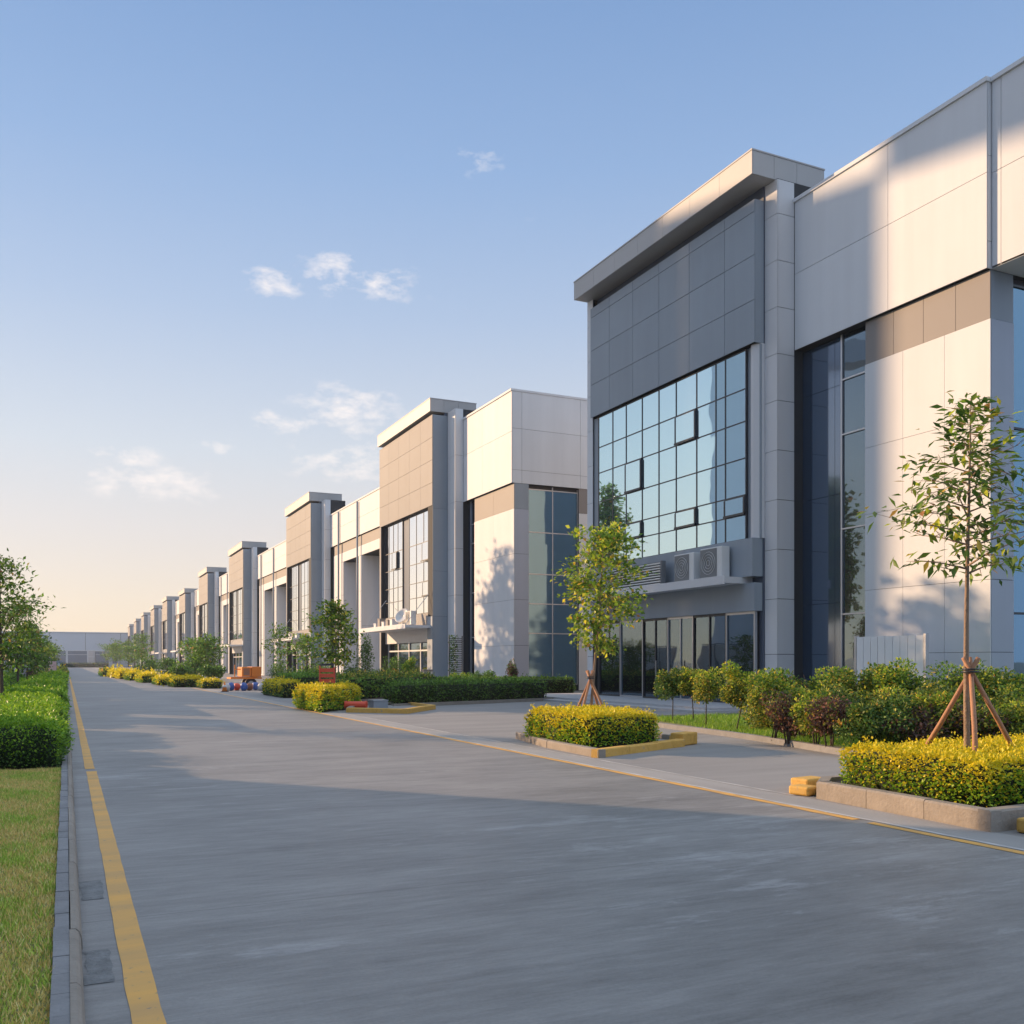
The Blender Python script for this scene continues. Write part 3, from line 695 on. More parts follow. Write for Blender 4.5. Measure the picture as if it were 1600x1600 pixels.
    gw = gw.build('window', M_DGLASS, e)
    fr = MB()
    for z_ in (0.3, 3.2, 6.0, 9.1, sof - 1.5): fr.box(23.07, 23.12, yw + .01, y1 + .02, z_ - .02, z_ + .03)
    fr.box(23.07, 23.14, y1 + .02, y1 + .08, 0.3, sof); fr.build('frame', M_ALU, gw)
    if endface:
        xs = [23.85, 25.45, 27.1]
        g = MB(); zc = [0.35, 3.3, 5.0, 6.7, 9.1, sof - .25] if not first else [0.35, 3.0, 5.6, 8.2, sof - .2]
        for i in range(2):
            for j in range(len(zc) - 1): g.box(xs[i] + .004, xs[i+1] - .004, ys + .2, ys + .215, zc[j], zc[j+1] - .008)
        g = g.build('side_window', M_SIDEG, e)
        fr = MB()
        for x_ in xs: fr.box(x_ - .025, x_ + .025, ys + .14, ys + .22, zc[0], zc[-1] + .2)
        for z_ in zc:
            for i in range(2): fr.box(xs[i] + .025, xs[i+1] - .025, ys + .15, ys + .212, z_ - .03, z_ + .03)
        fr.build('frame', M_FRAME if first else M_ALU, g)
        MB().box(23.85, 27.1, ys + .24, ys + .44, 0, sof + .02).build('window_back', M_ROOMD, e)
    # --- entrance tower
    ct = 0.8; zc0 = H - ct
    cn = MB(); cn.box(21.03, 24.2, yn + .03, yf - .03, zc0 + .03, H - .03, 1)
    cyc = cuts(yn, yf, 7); px_panels(cn, 21.0, cyc, [zc0, H], gap=.01)
    py_panels(cn, yn, [21.032, 21.95, 22.95, 24.2], [zc0, H], gap=.012)
    cn.box(20.98, 24.22, yn - .02, yf + .02, H, H + .05); cn.box(21.04, 22.2, yn + .04, yf - .04, zc0 - .0, zc0 + .028)
    cn.build('canopy', [M_CAN, M_JOINT], e)
    if first:
        yp = 26.1; px0 = 22.0
        pl = MB(); pl.box(px0 + .03, 24.2, yn - .07 + .0, yp, 0, zc0 + .028, 1)
        zz = [0.0, 1.9, 3.8, 5.5, 7.2, 8.9, 10.6, 12.2, 13.8, 15.4, 17.0, zc0]
        px_panels(pl, px0, [yn - .1, yp], zz); py_panels(pl, yn - .1, [px0 + .032, 22.75], zz, gap=.02)
        pl.build('pilaster', [M_PIL, M_JOINT], e)
        p2 = MB(); p2.box(px0 + .03 - .3, 24.2, 37.55, 38.0, 0, zc0 + .028, 1); px_panels(p2, px0 - .3, [37.5, 38.0], zz); p2.build('pilaster', [M_WHITE, M_JOINT], e)
        MB().box(21.95, 24.2, yp, 37.5, 0.15, zc0 + .028).build('tower_core', M_DARK, e)
        cb_ = MB(); cb_.box(21.58, 21.94, yp + .03, 37.42, 12.78, 17.62, 1)
        colz = [12.72, 14.2, 15.75, 17.25, 17.68]; coly = [yp, 27.75, 29.9, 31.95, 33.9, 35.8, 37.45]
        px_panels(cb_, 21.55, coly, colz, gap=.02); py_panels(cb_, yp, [21.582, 21.95], colz[:1] + colz[-1:], gap=.005)
        cb_.build('cladding', [M_CLAD, M_JOINT], e)
        # curtain wall
        yv = [26.76, 27.91, 28.47, 29.65, 30.99, 32.19, 33.42, 34.67, 35.77, 36.99]
        zv = [5.98, 6.85, 7.55, 8.85, 10.15, 11.3, 12.66]
        glazing(e, 21.70, yv, zv, M_GLASS, 0.022)
        for (i, j) in ((3, 4), (6, 3), (0, 1), (3, 1), (6, 1), (3, 0)):
            if (i, j) == (3, 0): continue
            sash(e, 21.69, yv[i], yv[i+1], zv[j], zv[j+1], M_GLASS, 0.06)
        MB().tube([(21.95, 26.36, 5.95), (21.95, 26.36, 12.72)], 0.27, 24).build('round_column', M_PIL, e, smooth=False)
        MB().box(21.78, 21.95, 36.99, 37.5, 5.95, 12.7).build('jamb', M_CLAD, e); MB().box(21.80, 21.96, 26.1, 26.76, 5.95, 12.7).build('jamb', M_CLAD, e)
        lt = MB(); lt.box(21.5, 21.95, 26.15, 37.5, 4.62, 5.95); lt.box(21.58, 21.94, 26.15, 37.5, 3.42, 4.40); lt.build('lintel', M_CLAD, e)
        MB().box(20.75, 21.95, 26.7, 36.6, 4.40, 4.62).box(20.72, 20.75, 26.7, 36.6, 4.36, 4.66).build('ledge', M_PIL, e)
        # entrance glazing with a shallow lobby behind it
        yd = [26.3, 27.9, 29.9, 31.6, 33.4, 35.2, 37.0]
        for i in range(6):
            o = MB().box(21.78, 21.79, yd[i] + .05, yd[i+1] - .05, 0.2, 3.38).build('door' if i in (2, 3) else 'shop_window', M_DOORG, e)
            f = MB(); f.box(21.72, 21.84, yd[i], yd[i] + .05, .15, 3.42); f.box(21.72, 21.84, yd[i+1] - .05, yd[i+1] - .001, .15, 3.42)
            f.box(21.73, 21.83, yd[i] + .05, yd[i+1] - .05, .15, .22); f.box(21.73, 21.83, yd[i] + .05, yd[i+1] - .05, 3.33, 3.42)
            if i in (1, 2, 3): f.box(21.74, 21.82, (yd[i] + yd[i+1]) / 2 - .03, (yd[i] + yd[i+1]) / 2 + .03, .22, 3.33)
            f.build('frame', M_FRAME if i % 2 else M_ALU, o)
            if i in (2, 3): MB().tube([(21.68, yd[i] + .75, .9), (21.68, yd[i] + .75, 1.7)], .02, 8).build('handle', M_ALU, o)
        return e
    # standard tower: cladding over a two bay curtain wall, dark end pier down to the ground
    XT = 21.15
    MB().box(22.0, 24.2, yn + .05, yf - .1, 0, zc0 + .028).build('tower_core', M_DARK, e)
    pr = MB(); pr.box(XT + .03, 22.2, yn + .03, yn + .9, 0, zc0 - .2, 1)
    py_panels(pr, yn, [XT + .032, 22.2], [0, 4.6, 7.5, 11.5, zc0 - .2], gap=.012)
    px_panels(pr, XT, [yn, yn + .95], [0, 4.6], gap=.012); pr.build('end_pier', [M_CLAD, M_JOINT], e)
    pl = MB(); pl.box(22.23, 24.2, yn - 1.25, yn - .0, 0, zc0, 1)
    zz = cuts(0, zc0, 6); px_panels(pl, 22.2, [yn - 1.3, yn - .01], zz); py_panels(pl, yn - 1.3, [22.232, 22.75], zz); pl.build('pilaster', [M_WHITE, M_JOINT], e)
    cb_ = MB(); zt = 11.7; cb_.box(XT + .03, 22.0, yn + .9, yf - .05, zt, zc0 - .2, 1)
    n_ = 5 if det > 1 else 3
    px_panels(cb_, XT, cuts(yn, yf, n_), cuts(zt, zc0 - .2, 4 if det > 1 else 3), gap=.018)
    py_panels(cb_, yf, [XT + .032, 24.2], [0, 6, 12, zc0 - .2], t=-.03); cb_.box(XT + .03, 24.2, yf - .3, yf - .03, 0, zc0 - .2, 1); cb_.box(XT + .0, XT + .03, yf - .35, yf - .01, 0, zt - .01, 0)
    cb_.build('cladding', [M_CLAD2, M_JOINT], e)
    w_ = yf - yn; m0, m1 = yn + w_ * .47, yn + w_ * .60
    nb_ = 3 if det > 1 else 2
    zg = [4.9, 6.0, 7.0, 8.3, 9.6, zt] if det > 1 else [4.9, 7.2, 9.5, zt]
    w1 = glazing(e, 21.42, cuts(yn + .95, m0, nb_), zg, M_GLASSW, 0.025)
    w2 = glazing(e, 21.42, cuts(m1, yf - .4, nb_ + 1), zg, M_GLASSW, 0.025)
    MB().box(21.5, 22.0, m0 + .03, m1 - .03, 4.2, zt).build('mullion_pier', M_DARK, e)
    if det > 2:
        cc = cuts(yn + .95, m0, nb_)
        sash(e, 21.41, cc[0], cc[1], 8.3, 9.6, M_GLASSW, .18); sash(e, 21.41, cc[0], cc[1], 6.0, 7.0, M_GLASSW, .1)
        cc = cuts(m1, yf - .4, nb_ + 1); sash(e, 21.41, cc[1], cc[2], 8.3, 9.6, M_GLASSW, .15)
    MB().box(21.3, 22.0, yn + .95, yf - .35, 4.1, 4.86).build('lintel', M_CLAD2, e)
    aw = MB(); aw.box(19.45, 21.6, yn + .3, yf - .6, 3.86, 4.03); aw.box(19.40, 19.45, yn + .25, yf - .55, 3.8, 4.1)
    aw.build('awning', M_WHITE, e)
    if det > 1:
        
        for y_ in (yn + .8, yf - 1.2): MB().tube([(21.3, y_, 6.2), (19.6, y_, 4.05)], .02, 6).build('tie_rod', M_ALU, e)
    # recessed entrance
    MB().box(21.5, 22.0, yn + .95, yf - .35, 3.0, 4.1).build('fascia', M_PIL, e)
    dd = cuts(yn + 1.2, yf - .6, 4)
    for i in range(4):
        o = MB().box(21.7, 21.71, dd[i] + .06, dd[i+1] - .06, .1, 2.95).build('door' if i in (1, 2) else 'shop_window', M_DGLASS, e)
        f = MB(); f.box(21.62, 21.74, dd[i], dd[i] + .06, 0, 3.0); f.box(21.62, 21.74, dd[i+1] - .06, dd[i+1] - .001, 0, 3.0); f.box(21.63, 21.73, dd[i] + .06, dd[i+1] - .06, 2.4, 2.5); f.build('frame', M_PIL, o)
    # --- left wing with deep bays
    if ye - yf > 4:
        lf = MB(); Lw = ye - yf; a = [yf + .02, yf + Lw * .25, yf + Lw * .62, yf + Lw * .675, yf + Lw * .965, ye - .03]
        for (p, q) in ((a[0], a[1]), (a[2], a[3]), (a[4], a[5])):
            lf.box(XW + .03, 25.6, p + .01, q - .01, 0, lbb - .85, 1); px_panels(lf, XW, [p, q], [0, 2.6, 5.2, 7.8, lbb - .85]); py_panels(lf, p - .0, [XW + .032, 25.6], [0, 4.8, lbb - .85], t=-.03 if False else .009)
        px_panels(lf, XW, cuts(a[0], a[5], 3), [lbb - .84, lbb]); lf.box(XW + .03, 25.6, a[0], a[5], lbb - .83, lbb, 1)
        lf.build('bay_wall', [M_WHITE, M_JOINT], e)
        MB().box(25.6, 25.9, yf, ye - .03, 0, lsof).build('bay_back', M_RECESS, e)
        b2 = MB(); b2.box(XW + .05, 25.6, a[0], a[5], lbb + .002, lsof + .03, 1); px_panels(b2, XW + .02, cuts(a[0], a[5], 3), [lbb, lsof]); b2.build('rear_band', [M_BAND, M_JOINT], e)
        for (p, q) in ((a[1], a[2]), (a[3], a[4])):
            o = MB().box(25.52, 25.56, p + .5, q - .5, 0.05, 4.2).build('roller_door', M_PIL, e)
            s_ = MB()
            for z_ in cuts(0.2, 4.1, 12): s_.box(25.49, 25.52, p + .5, q - .5, z_, z_ + .03)
            s_.build('slat', M_CLAD, o)
            MB().box(24.6, 25.55, p + .02, p + .8, 4.6, 6.2).build('duct', M_CAN, e)
    for yd_ in (ys + .12, ) + ((yf + (ye - yf) * .648,) if ye - yf > 4 else ()):
        if endface and yd_ < ys + .2: continue
        MB().tube([(XU - .12, yd_, 0.2), (XU - .12, yd_, lwt - .1)], 0.085, 8).build('downpipe', M_CLAD, e, smooth=True)
    return e

near = [25.56, 56.94, 90.27, 128.64, 163.5, 196.4, 233.4, 269.2, 306.4, 341.5, 377.4]
far_ = [38.0, 68.22, 101.42, 140.7, 175.0, 207.5, 245.5, 281.5, 318.5, 353.5, 389]
tops = [18.98, 18.5, 17.95, 17.7, 17.5, 16.3, 17.1, 17.0, 16.9, 16.5, 16.0]
names = ['nearest and largest factory, dark grey cladding above a blue glass curtain wall',
  'second factory from the camera, sunlit tower with a white corner wing beside it',
  'third factory tower from the camera, behind the thin yellow green sapling',
  'fourth factory tower from the camera, above the orange generator',
  'fifth factory tower from the camera with sunlit face and dark end pier',
  'sixth factory tower from the camera, lower than its neighbours',
  'seventh factory tower from the camera in the receding row', 'eighth factory tower from the camera in the receding row',
  'ninth factory tower from the camera in the receding row', 'tenth factory tower from the camera in the receding row',
  'farthest factory tower, narrow and pale, next to the building that closes the road']
for k in range(11):
    ys = 17.9 if k == 0 else 48.44 if k == 1 else near[k] - 4.7
    ye = 38.4 if k == 0 else (near[k + 1] - 4.72 if k < 10 else 400)
    factory(k, near[k], far_[k], tops[k], ys, ye, names[k], det=3 if k < 2 else 2 if k < 4 else 1, endface=k < 2, first=k == 0,
            wt=(17.5, 17.0)[k] if k < 2 else 15.6, sof=(12.4, 11.8)[k] if k < 2 else 12.6, bandb=(11.05, 10.35)[k] if k < 2 else 11.7)

# platform and steps in front of the nearest entrance
st = MB(); st.box(18.2, 24.0, 24.6, 40.5, -0.01, 0.075); st.box(18.8, 24.0, 24.9, 40.2, 0.075, 0.15)
tag(st.build('entrance_platform', M_STEP), kind='structure')
# lobby contents seen through the doors of the nearest entrance (parts of that building)
b0 = bpy.data.objects['factory_building']
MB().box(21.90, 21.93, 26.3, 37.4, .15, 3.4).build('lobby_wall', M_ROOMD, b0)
# air conditioners and slatted grille on the ledge
YA = 27.6
ac_unit(21.05, 27.9, 4.62, 1.25, 1.15, 'nearest white air conditioner at the right end of the entrance ledge')
ac_unit(21.05, 29.55, 4.62, 1.25, 1.1, 'white air conditioner with open side beside the first on the entrance ledge')
e = empty('louvre_screen', (21.0, 32.6, 4.62), 'grey slatted louvre screen on the ledge left of the air conditioners', 'louvre')
s_ = MB()
for q in range(9): s_.box(20.95 + .0, 21.1, 31.0, 34.6, 4.68 + q * .1, 4.70 + q * .1 + .025)
s_.build('slat', M_ACW, e); MB().box(21.15, 21.2, 31.0, 34.6, 4.62, 5.6).box(20.98, 21.2, 30.95, 31.0, 4.62, 5.6).box(20.98, 21.2, 34.6, 34.65, 4.62, 5.6).build('frame', M_ACG, e)
ac_unit(20.2, 58.9, 4.05, 1.1, 0.95, 'white air conditioner on the awning of the second factory')
e = empty('satellite_dish', (20.3, 60.3, 4.05), 'white satellite dish on the awning of the second factory', 'satellite dish')
d_ = MB(); c0 = Vector((20.25, 60.3, 4.75)); ax = Vector((-.75, -.45, .5)).normalized(); a1 = ax.cross(Vector((0, 0, 1))).normalized(); a2 = ax.cross(a1)
rings = [(r, r * r * .5) for r in (0.02, .15, .3, .45, .55)]; i0 = 0
for r, h_ in rings:
    for q in range(20): d_.v.append(tuple(c0 + ax * (h_ - .1) + (a1 * math.cos(q * math.pi / 10) + a2 * math.sin(q * math.pi / 10)) * r))
for k in range(4):
    for q in range(20): d_.f.append((k*20+q, k*20+(q+1) % 20, (k+1)*20+(q+1) % 20, (k+1)*20+q)); d_.m.append(0)
o = d_.build('reflector', M_ACW, e, smooth=True); md = o.modifiers.new('thick', 'SOLIDIFY'); md.thickness = .015
MB().tube([c0 - ax * .1, c0 - Vector((0, 0, .68))], .03, 8).tube([c0, c0 + ax * .5], .012, 6).build('mast', M_ALU, e)
rn = random.Random(9)
for q in range(5):
    yq = 62.6 + q * .95; hq = rn.uniform(.5, .95)
    tag(MB().box(20.3, 20.75, yq, yq + .5, 4.04, 4.04 + hq * .8).box(20.27, 20.78, yq - .03, yq + .53, 4.04 + hq * .8, 4.08 + hq * .8).build('storage_box', M_BAND if q % 2 else M_PIL, loc=(20.5, yq, 4.04)),
        ORD[q] + ' storage box from the dish along the second factory awning', 'box', 'boxes on the awning')
for q in range(4):
    yq = 92.5 + q * 1.6
    tag(MB().box(20.3, 20.8, yq, yq + .8, 4.04, 4.5).box(20.27, 20.83, yq - .03, yq + .83, 4.5, 4.55).build('storage_box', M_BAND if q % 2 else M_PIL, loc=(20.5, yq, 4.04)),
        ORD[q] + ' storage box from the near end of the third factory awning', 'box', 'boxes on the awning')

# white louvred low screen wall by the nearest building
xq = 21.6; ya_, yb_ = y_at(1443, xq), y_at(1338, xq)
e = empty('corrugated_screen', (xq, ya_, 0), 'low white corrugated metal screen standing before the nearest factory wall', 'screen fence')
c_ = MB(); n_ = 9; w_ = (yb_ - ya_) / n_
for q in range(n_): c_.box(xq, xq + .05, ya_ + q * w_ + .012, ya_ + (q + 1) * w_ - .012, 0.05, 2.38 + .01 * (q % 2))
c_.build('sheet', mat('white_screen_sheet', (.80, .80, .84), .5, noise=.03), e)
MB().box(xq + .05, xq + .11, ya_, yb_, .3, .4).box(xq + .05, xq + .11, ya_, yb_, 2.1, 2.2).box(xq - .01, xq + .12, ya_ - .08, ya_, 0, 2.42).box(xq - .01, xq + .12, yb_, yb_ + .08, 0, 2.42).build('frame', M_ALU, e)

# building that closes the road
e = empty('end_building', (5, 405, 0), 'long low pale blue grey industrial hall closing the far end of the road', 'industrial hall')
XL, XR, YB, ZB = x_at(40, 404) - 30, 32.0, 404.0, 13.3
b_ = MB(); b_.box(XL, XR, YB + .05, YB + 60, 0, ZB, 1); py_panels(b_, YB, cuts(XL, XR, 6), [0, 6.3, ZB], t=.05, gap=.12); b_.box(XL - .2, XR + .2, YB - .2, YB + .4, ZB, ZB + .35)
b_.build('wall', [mat('blue_grey_wall', (0.50, 0.56, 0.64), .6, noise=.03), M_JOINT], e)
xa = lambda p: x_at(p, YB); M_FARW = mat('blue_grey_shutter', (.16, .20, .27), .5, noise=.1)
for (p, q, z0, z1, nm, m_) in ((106, 136, 1.4, 6.3, 'window', M_FARW), (149, 164, 1.6, 6.2, 'window', M_FARW), (138, 148, 0.0, 6.4, 'door', M_ALU), (165, 170, 1, 6.2, 'window', M_FARW), (176, 184, 1.5, 6.2, 'window', M_FARW), (84, 103, 1.5, 6.3, 'window', M_FARW)):
    o = MB().box(xa(p), xa(q), YB - .1, YB - .02, z0, z1).build(nm, m_, e)
    f = MB(); f.box(xa(p) - .2, xa(p), YB - .2, YB - .01, z0, z1 + .2); f.box(xa(q), xa(q) + .2, YB - .2, YB - .01, z0, z1 + .2); f.box(xa(p), xa(q), YB - .2, YB - .01, z1, z1 + .2); f.box(xa(p), xa(q), YB - .16, YB - .11, (z0 + z1) * .62, (z0 + z1) * .62 + .15); f.build('frame', M_WHITE, o)
tag(box_hedge('clipped_hedge', rect(-2, 14, 380, 382), 0, 1.5, 'long dark hedge in front of the hall at the far end', leaf=.3, dens=12, topdepth=.3, mixtop=.2), group=None)

# ---------------- left perimeter wall with gaps, and unseen blocks added across the road to cast shadows
gaps = [(33.5, 37.2), (39.2, 50.2), (52.6, 64.6), (68.2, 92), (95, 121), (124, 152), (155, 188), (192, 230), (234, 280), (284, 330)]
for i, (a, b) in enumerate(gaps):
    lab = 'white perimeter wall segment with thin dark posts behind the left trees, %s from the camera' % ORD[i]
    e = empty('perimeter_wall', (-4.1, a, 0), lab, 'wall', 'white wall segments along the left verge')
    w_ = MB(); w_.box(-4.2, -4.05, a, b, 0, 3.0); w_.build('panel', M_WHITE, e)
    p_ = MB(); y_ = a
    while y_ < b: p_.box(-4.05, -3.98, y_, y_ + .12, 0, 3.05); y_ += 2.4 if a < 150 else 5
    p_.box(-4.24, -4.0, a, b, 3.06, 3.14); p_.build('post', M_CLAD, e)
def block(x0, x1, y0, y1, h, label, z0=0, link=False):
    e = empty('shadow_block', (x0, y0, z0), label, 'shadow block')
    w = MB(); w.box(x0, x1, y0, y1, z0, z0 + h); w.box(x0 - .3, x1 + .3, y0 - .3, y1 + .3, z0 + h, z0 + h + .4); w.build('wall', M_WHITE, e)
    g = MB(); z = z0 + 1.2
    while z < z0 + h - 2.2: g.box(x1 + .02, x1 + .05, y0 + 1, y1 - 1, z, z + 1.7); z += 3.6
    g.build('window', M_DGLASS, e)
block(-40, -14, -40, 32.4, 20, 'tall white block added to shade the near road, just outside the left edge of the photo')  # unseen block sized for its shadow edge on the near road
def block_rot(u0, u1, s0, s1, z0, h, label):
    """a block turned 40 degrees to the road; u runs across, s runs away towards the evening sun"""
    P_ = lambda u, s: (u * 0.766 - s * 0.643, u * 0.643 + s * 0.766)
    c = [P_(u0, s0), P_(u1, s0), P_(u1, s1), P_(u0, s1)]
    e = empty('shadow_block', (c[0][0], c[0][1], z0), label, 'shadow block')
    MB().prism(c, z0, z0 + h).build('wall', M_PALE, e)
block_rot(31.35, 35.98, 130, 134, 0, 48.75, 'lower unseen slab added to shade the nearest tower, outside the left edge')  # thin slabs added along the sun direction to shade the nearest tower
block_rot(36.0, 41.4, 130, 134, 0, 54, 'higher unseen slab added to shade the nearest tower, outside the left edge')
block_rot(9.6, 31.33, 130, 134, 49.45, 3.6, 'high unseen bar added to shade the top of the white wall, outside the left edge')  # invented bar whose shadow darkens the top of the white wall
block_rot(0, 9.58, 130, 142, 0, 53, 'unseen slab added to carry the near end of the shade bar, outside the left edge')

# ================================================================== KERBED ISLANDS AND BEDS
def kerb_ring(name, pts, h, w, label, yellow=(), seglen=0.95, soil=None, closed=True, group=None, zsoil=None):
    """raised kerb built of separate stones along a polyline; yellow = edge numbers painted yellow"""
    e = empty(name, (pts[0][0], pts[0][1], 0), label, 'kerb', group)
    rnd = random.Random(int(pts[0][0] * 100)); n = len(pts); P = [Vector((p[0], p[1], 0)) for p in pts]
    for mi, nm in ((0, 'stone'), (1, 'painted_stone')):
        mb = MB()
        for k in range(n if closed else n - 1):
            if (k in yellow) != bool(mi): continue
            a, b = P[k], P[(k + 1) % n]; d = b - a; Ln = d.length; d.normalize(); q = Vector((-d.y, d.x, 0))
            c = max(1, round(Ln / seglen))
            for i in range(c):
                s0, s1 = Ln * i / c + .004, Ln * (i + 1) / c - .004; o = rnd.uniform(-.006, .006); hh = h + rnd.uniform(-.006, .006)
                c4 = [a + d * s0 + q * o, a + d * s1 + q * o, a + d * s1 + q * (o + w), a + d * s0 + q * (o + w)]
                c3 = [v + q * (.018 if j < 2 else -.0) for j, v in enumerate(c4)]
                i0 = len(mb.v); mb.v += [(v.x, v.y, -.01) for v in c4] + [(v.x, v.y, hh - .02) for v in c4] + [(v.x, v.y, hh) for v in c3]
                for l in (0, 4):
                    for j in range(4): mb.f.append((i0 + l + j, i0 + l + (j + 1) % 4, i0 + l + 4 + (j + 1) % 4, i0 + l + 4 + j)); mb.m.append(0)
                mb.f.append((i0 + 8, i0 + 9, i0 + 10, i0 + 11)); mb.m.append(0)
        if mb.f: mb.build(nm, M_YEL if mi else M_KERB, e)
    if soil:
        zs = zsoil if zsoil is not None else h - .045
        c = sum(P, Vector()) / n
        mb = MB().prism([tuple((v + (c - v).normalized() * w * .6)[:2]) for v in P], -0.01, zs); mb.build('bed', soil, e)
    return e
kerb_ring('planter_kerb', [(7.90, 6.17), (12.6, 6.32), (12.6, 8.95), (8.4, 8.95), (8.03, 8.62)], 0.2, 0.14, 'raised grey stone kerb around the nearest clipped golden hedge on the right', soil=M_SOIL)
def stone(x0, x1, y0, y1, h, label, rz=0):
    mb = MB(); c = ((x0 + x1) / 2, (y0 + y1) / 2, 0); mb.box(x0, x1, y0, y1, 0.0, h)
    o = mb.build('kerb_block', M_YEL, loc=c, bevel=0.025); o.rotation_euler = (0, 0, R(rz)); return tag(o, label, 'kerb block')
stone(8.0, 8.24, 8.78, 9.06, .11, 'small low yellow kerb block at the left tip of the nearest hedge island', 14)
stone(8.32, 8.72, 9.12, 9.4, .15, 'taller worn yellow kerb block behind the left tip of the nearest hedge island', 8)
stone(8.12, 9.3, 5.84, 6.08, .14, 'long yellow kerb block at the right edge of the photo', 0)
kerb_ring('planter_kerb', [(8.12, 13.85), (10.75, 15.05), (11.15, 15.9), (11.1, 18.0), (8.62, 18.15), (8.2, 15.9)], 0.14, 0.15, 'raised kerb with long yellow side around the clipped golden hedge left of centre right', yellow=(0, 1), soil=M_CONC, zsoil=0.05)
stone(10.7, 11.25, 15.25, 15.55, .24, 'raised yellow kerb block at the right tip of the middle hedge island', 24)
kerb_ring('planter_kerb', [(8.2, 30.1), (9.75, 28.5), (11.6, 30.9), (11.6, 33.8), (9.7, 34.2)], 0.15, 0.18, 'yellow topped kerb beside the golden hedge with the red rack', yellow=(0, 1, 2), soil=M_CONC, zsoil=0.05)
tag(MB().box(9.5, 10.0, 31.3, 31.9, .05, .3).box(9.48, 10.02, 31.28, 31.92, .3, .33).build('grey_box', M_CLAD, loc=(9.7, 31.5, .05)), 'small grey box lying inside the yellow kerb beside the red drum', 'box')
tag(MB().tube([(8.6, 31.6, .18), (9.2, 31.2, .18)], .12, 14).tube([(8.58, 31.61, .18), (8.63, 31.58, .18)], .135, 14).tube([(9.17, 31.22, .18), (9.22, 31.19, .18)], .135, 14).build('red_drum', M_RED, loc=(8.9, 31.4, .18), smooth=False), 'red drum lying inside the yellow kerb', 'drum')

BED1 = [(12.0, 9.6), (24.0, 9.6), (24.0, 17.2), (18.6, 22.6), (14.6, 22.4), (13.6, 20.2), (13.1, 16.0), (12.35, 12.4)]
tag(MB().prism(BED1, -.01, .07).build('planting_bed', M_GRASSB), kind='structure')
def kerbline(name, pts, h, w, m):
    mb = MB()
    for a, b in zip(pts[:-1], pts[1:]):
        a, b = Vector((*a, 0)), Vector((*b, 0)); d = (b - a).normalized(); q = Vector((-d.y, d.x, 0)) * w
        mb.prism([tuple(v[:2]) for v in (a, b, b + q, a + q)][::1], -.01, h)
    return tag(mb.build(name, m), kind='structure')
def smooth(pts, n=5):
    out = []
    P = [pts[0]] + pts + [pts[-1]]
    for i in range(1, len(P) - 2):
        for k in range(n):
            t = k / n; a = [Vector(P[i + j]) for j in (-1, 0, 1, 2)]
            v = 0.5 * ((2 * a[1]) + (a[2] - a[0]) * t + (2 * a[0] - 5 * a[1] + 4 * a[2] - a[3]) * t * t + (3 * a[1] - a[0] - 3 * a[2] + a[3]) * t ** 3); out.append((v.x, v.y))
    return out + [pts[-1]]
kerbline('bed_kerb', smooth([(11.95, 9.5), (12.3, 12.4), (13.05, 16.0), (13.55, 20.2), (14.55, 22.5), (18.6, 22.7)]), .11, .12, M_KERBD)
gr = grass('ground_cover', BED1, 0.075, 90000, 0.07, 9, [G_MID, G_TOPG]); tag(gr, 'low bright green ground cover between the round shrubs and the kerb', 'ground cover')
BED2 = [(10.8, 32.9), (18.7, 35.9), (23.4, 41.0), (23.4, 47.6), (10.8, 47.6)]
tag(MB().prism(BED2, -.01, .08).build('planting_bed', M_SOIL), kind='structure')
kerbline('bed_kerb', [(18.8, 35.8), (10.7, 32.75)][::-1], .12, .15, M_KERB)

# ================================================================== HEDGES
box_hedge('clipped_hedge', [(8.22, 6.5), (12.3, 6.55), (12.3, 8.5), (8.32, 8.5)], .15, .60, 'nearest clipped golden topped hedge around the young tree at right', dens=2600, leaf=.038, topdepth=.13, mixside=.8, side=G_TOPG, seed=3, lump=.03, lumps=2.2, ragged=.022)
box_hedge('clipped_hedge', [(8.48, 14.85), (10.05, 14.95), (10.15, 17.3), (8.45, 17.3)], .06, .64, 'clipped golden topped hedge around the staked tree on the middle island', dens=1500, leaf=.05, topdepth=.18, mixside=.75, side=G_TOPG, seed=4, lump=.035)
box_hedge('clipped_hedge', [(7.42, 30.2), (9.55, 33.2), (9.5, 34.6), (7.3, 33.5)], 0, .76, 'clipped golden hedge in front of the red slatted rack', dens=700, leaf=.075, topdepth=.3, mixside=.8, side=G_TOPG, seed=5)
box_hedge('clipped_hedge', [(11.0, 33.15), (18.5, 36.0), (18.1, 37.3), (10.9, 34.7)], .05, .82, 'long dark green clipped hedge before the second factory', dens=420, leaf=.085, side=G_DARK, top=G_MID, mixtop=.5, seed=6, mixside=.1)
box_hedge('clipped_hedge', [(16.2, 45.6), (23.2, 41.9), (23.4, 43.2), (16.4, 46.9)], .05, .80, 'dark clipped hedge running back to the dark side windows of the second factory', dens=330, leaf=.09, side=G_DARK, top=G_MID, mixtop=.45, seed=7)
box_hedge('clipped_hedge', [(10.8, 38.6), (16.6, 44.2), (16.3, 46.2), (10.7, 41.8)], .05, .98, 'tall loose green hedge with orange flowers behind it', dens=300, leaf=.1, side=G_MID, top=G_OLIVE, mixtop=.7, seed=8, lump=.1, ragged=.07)
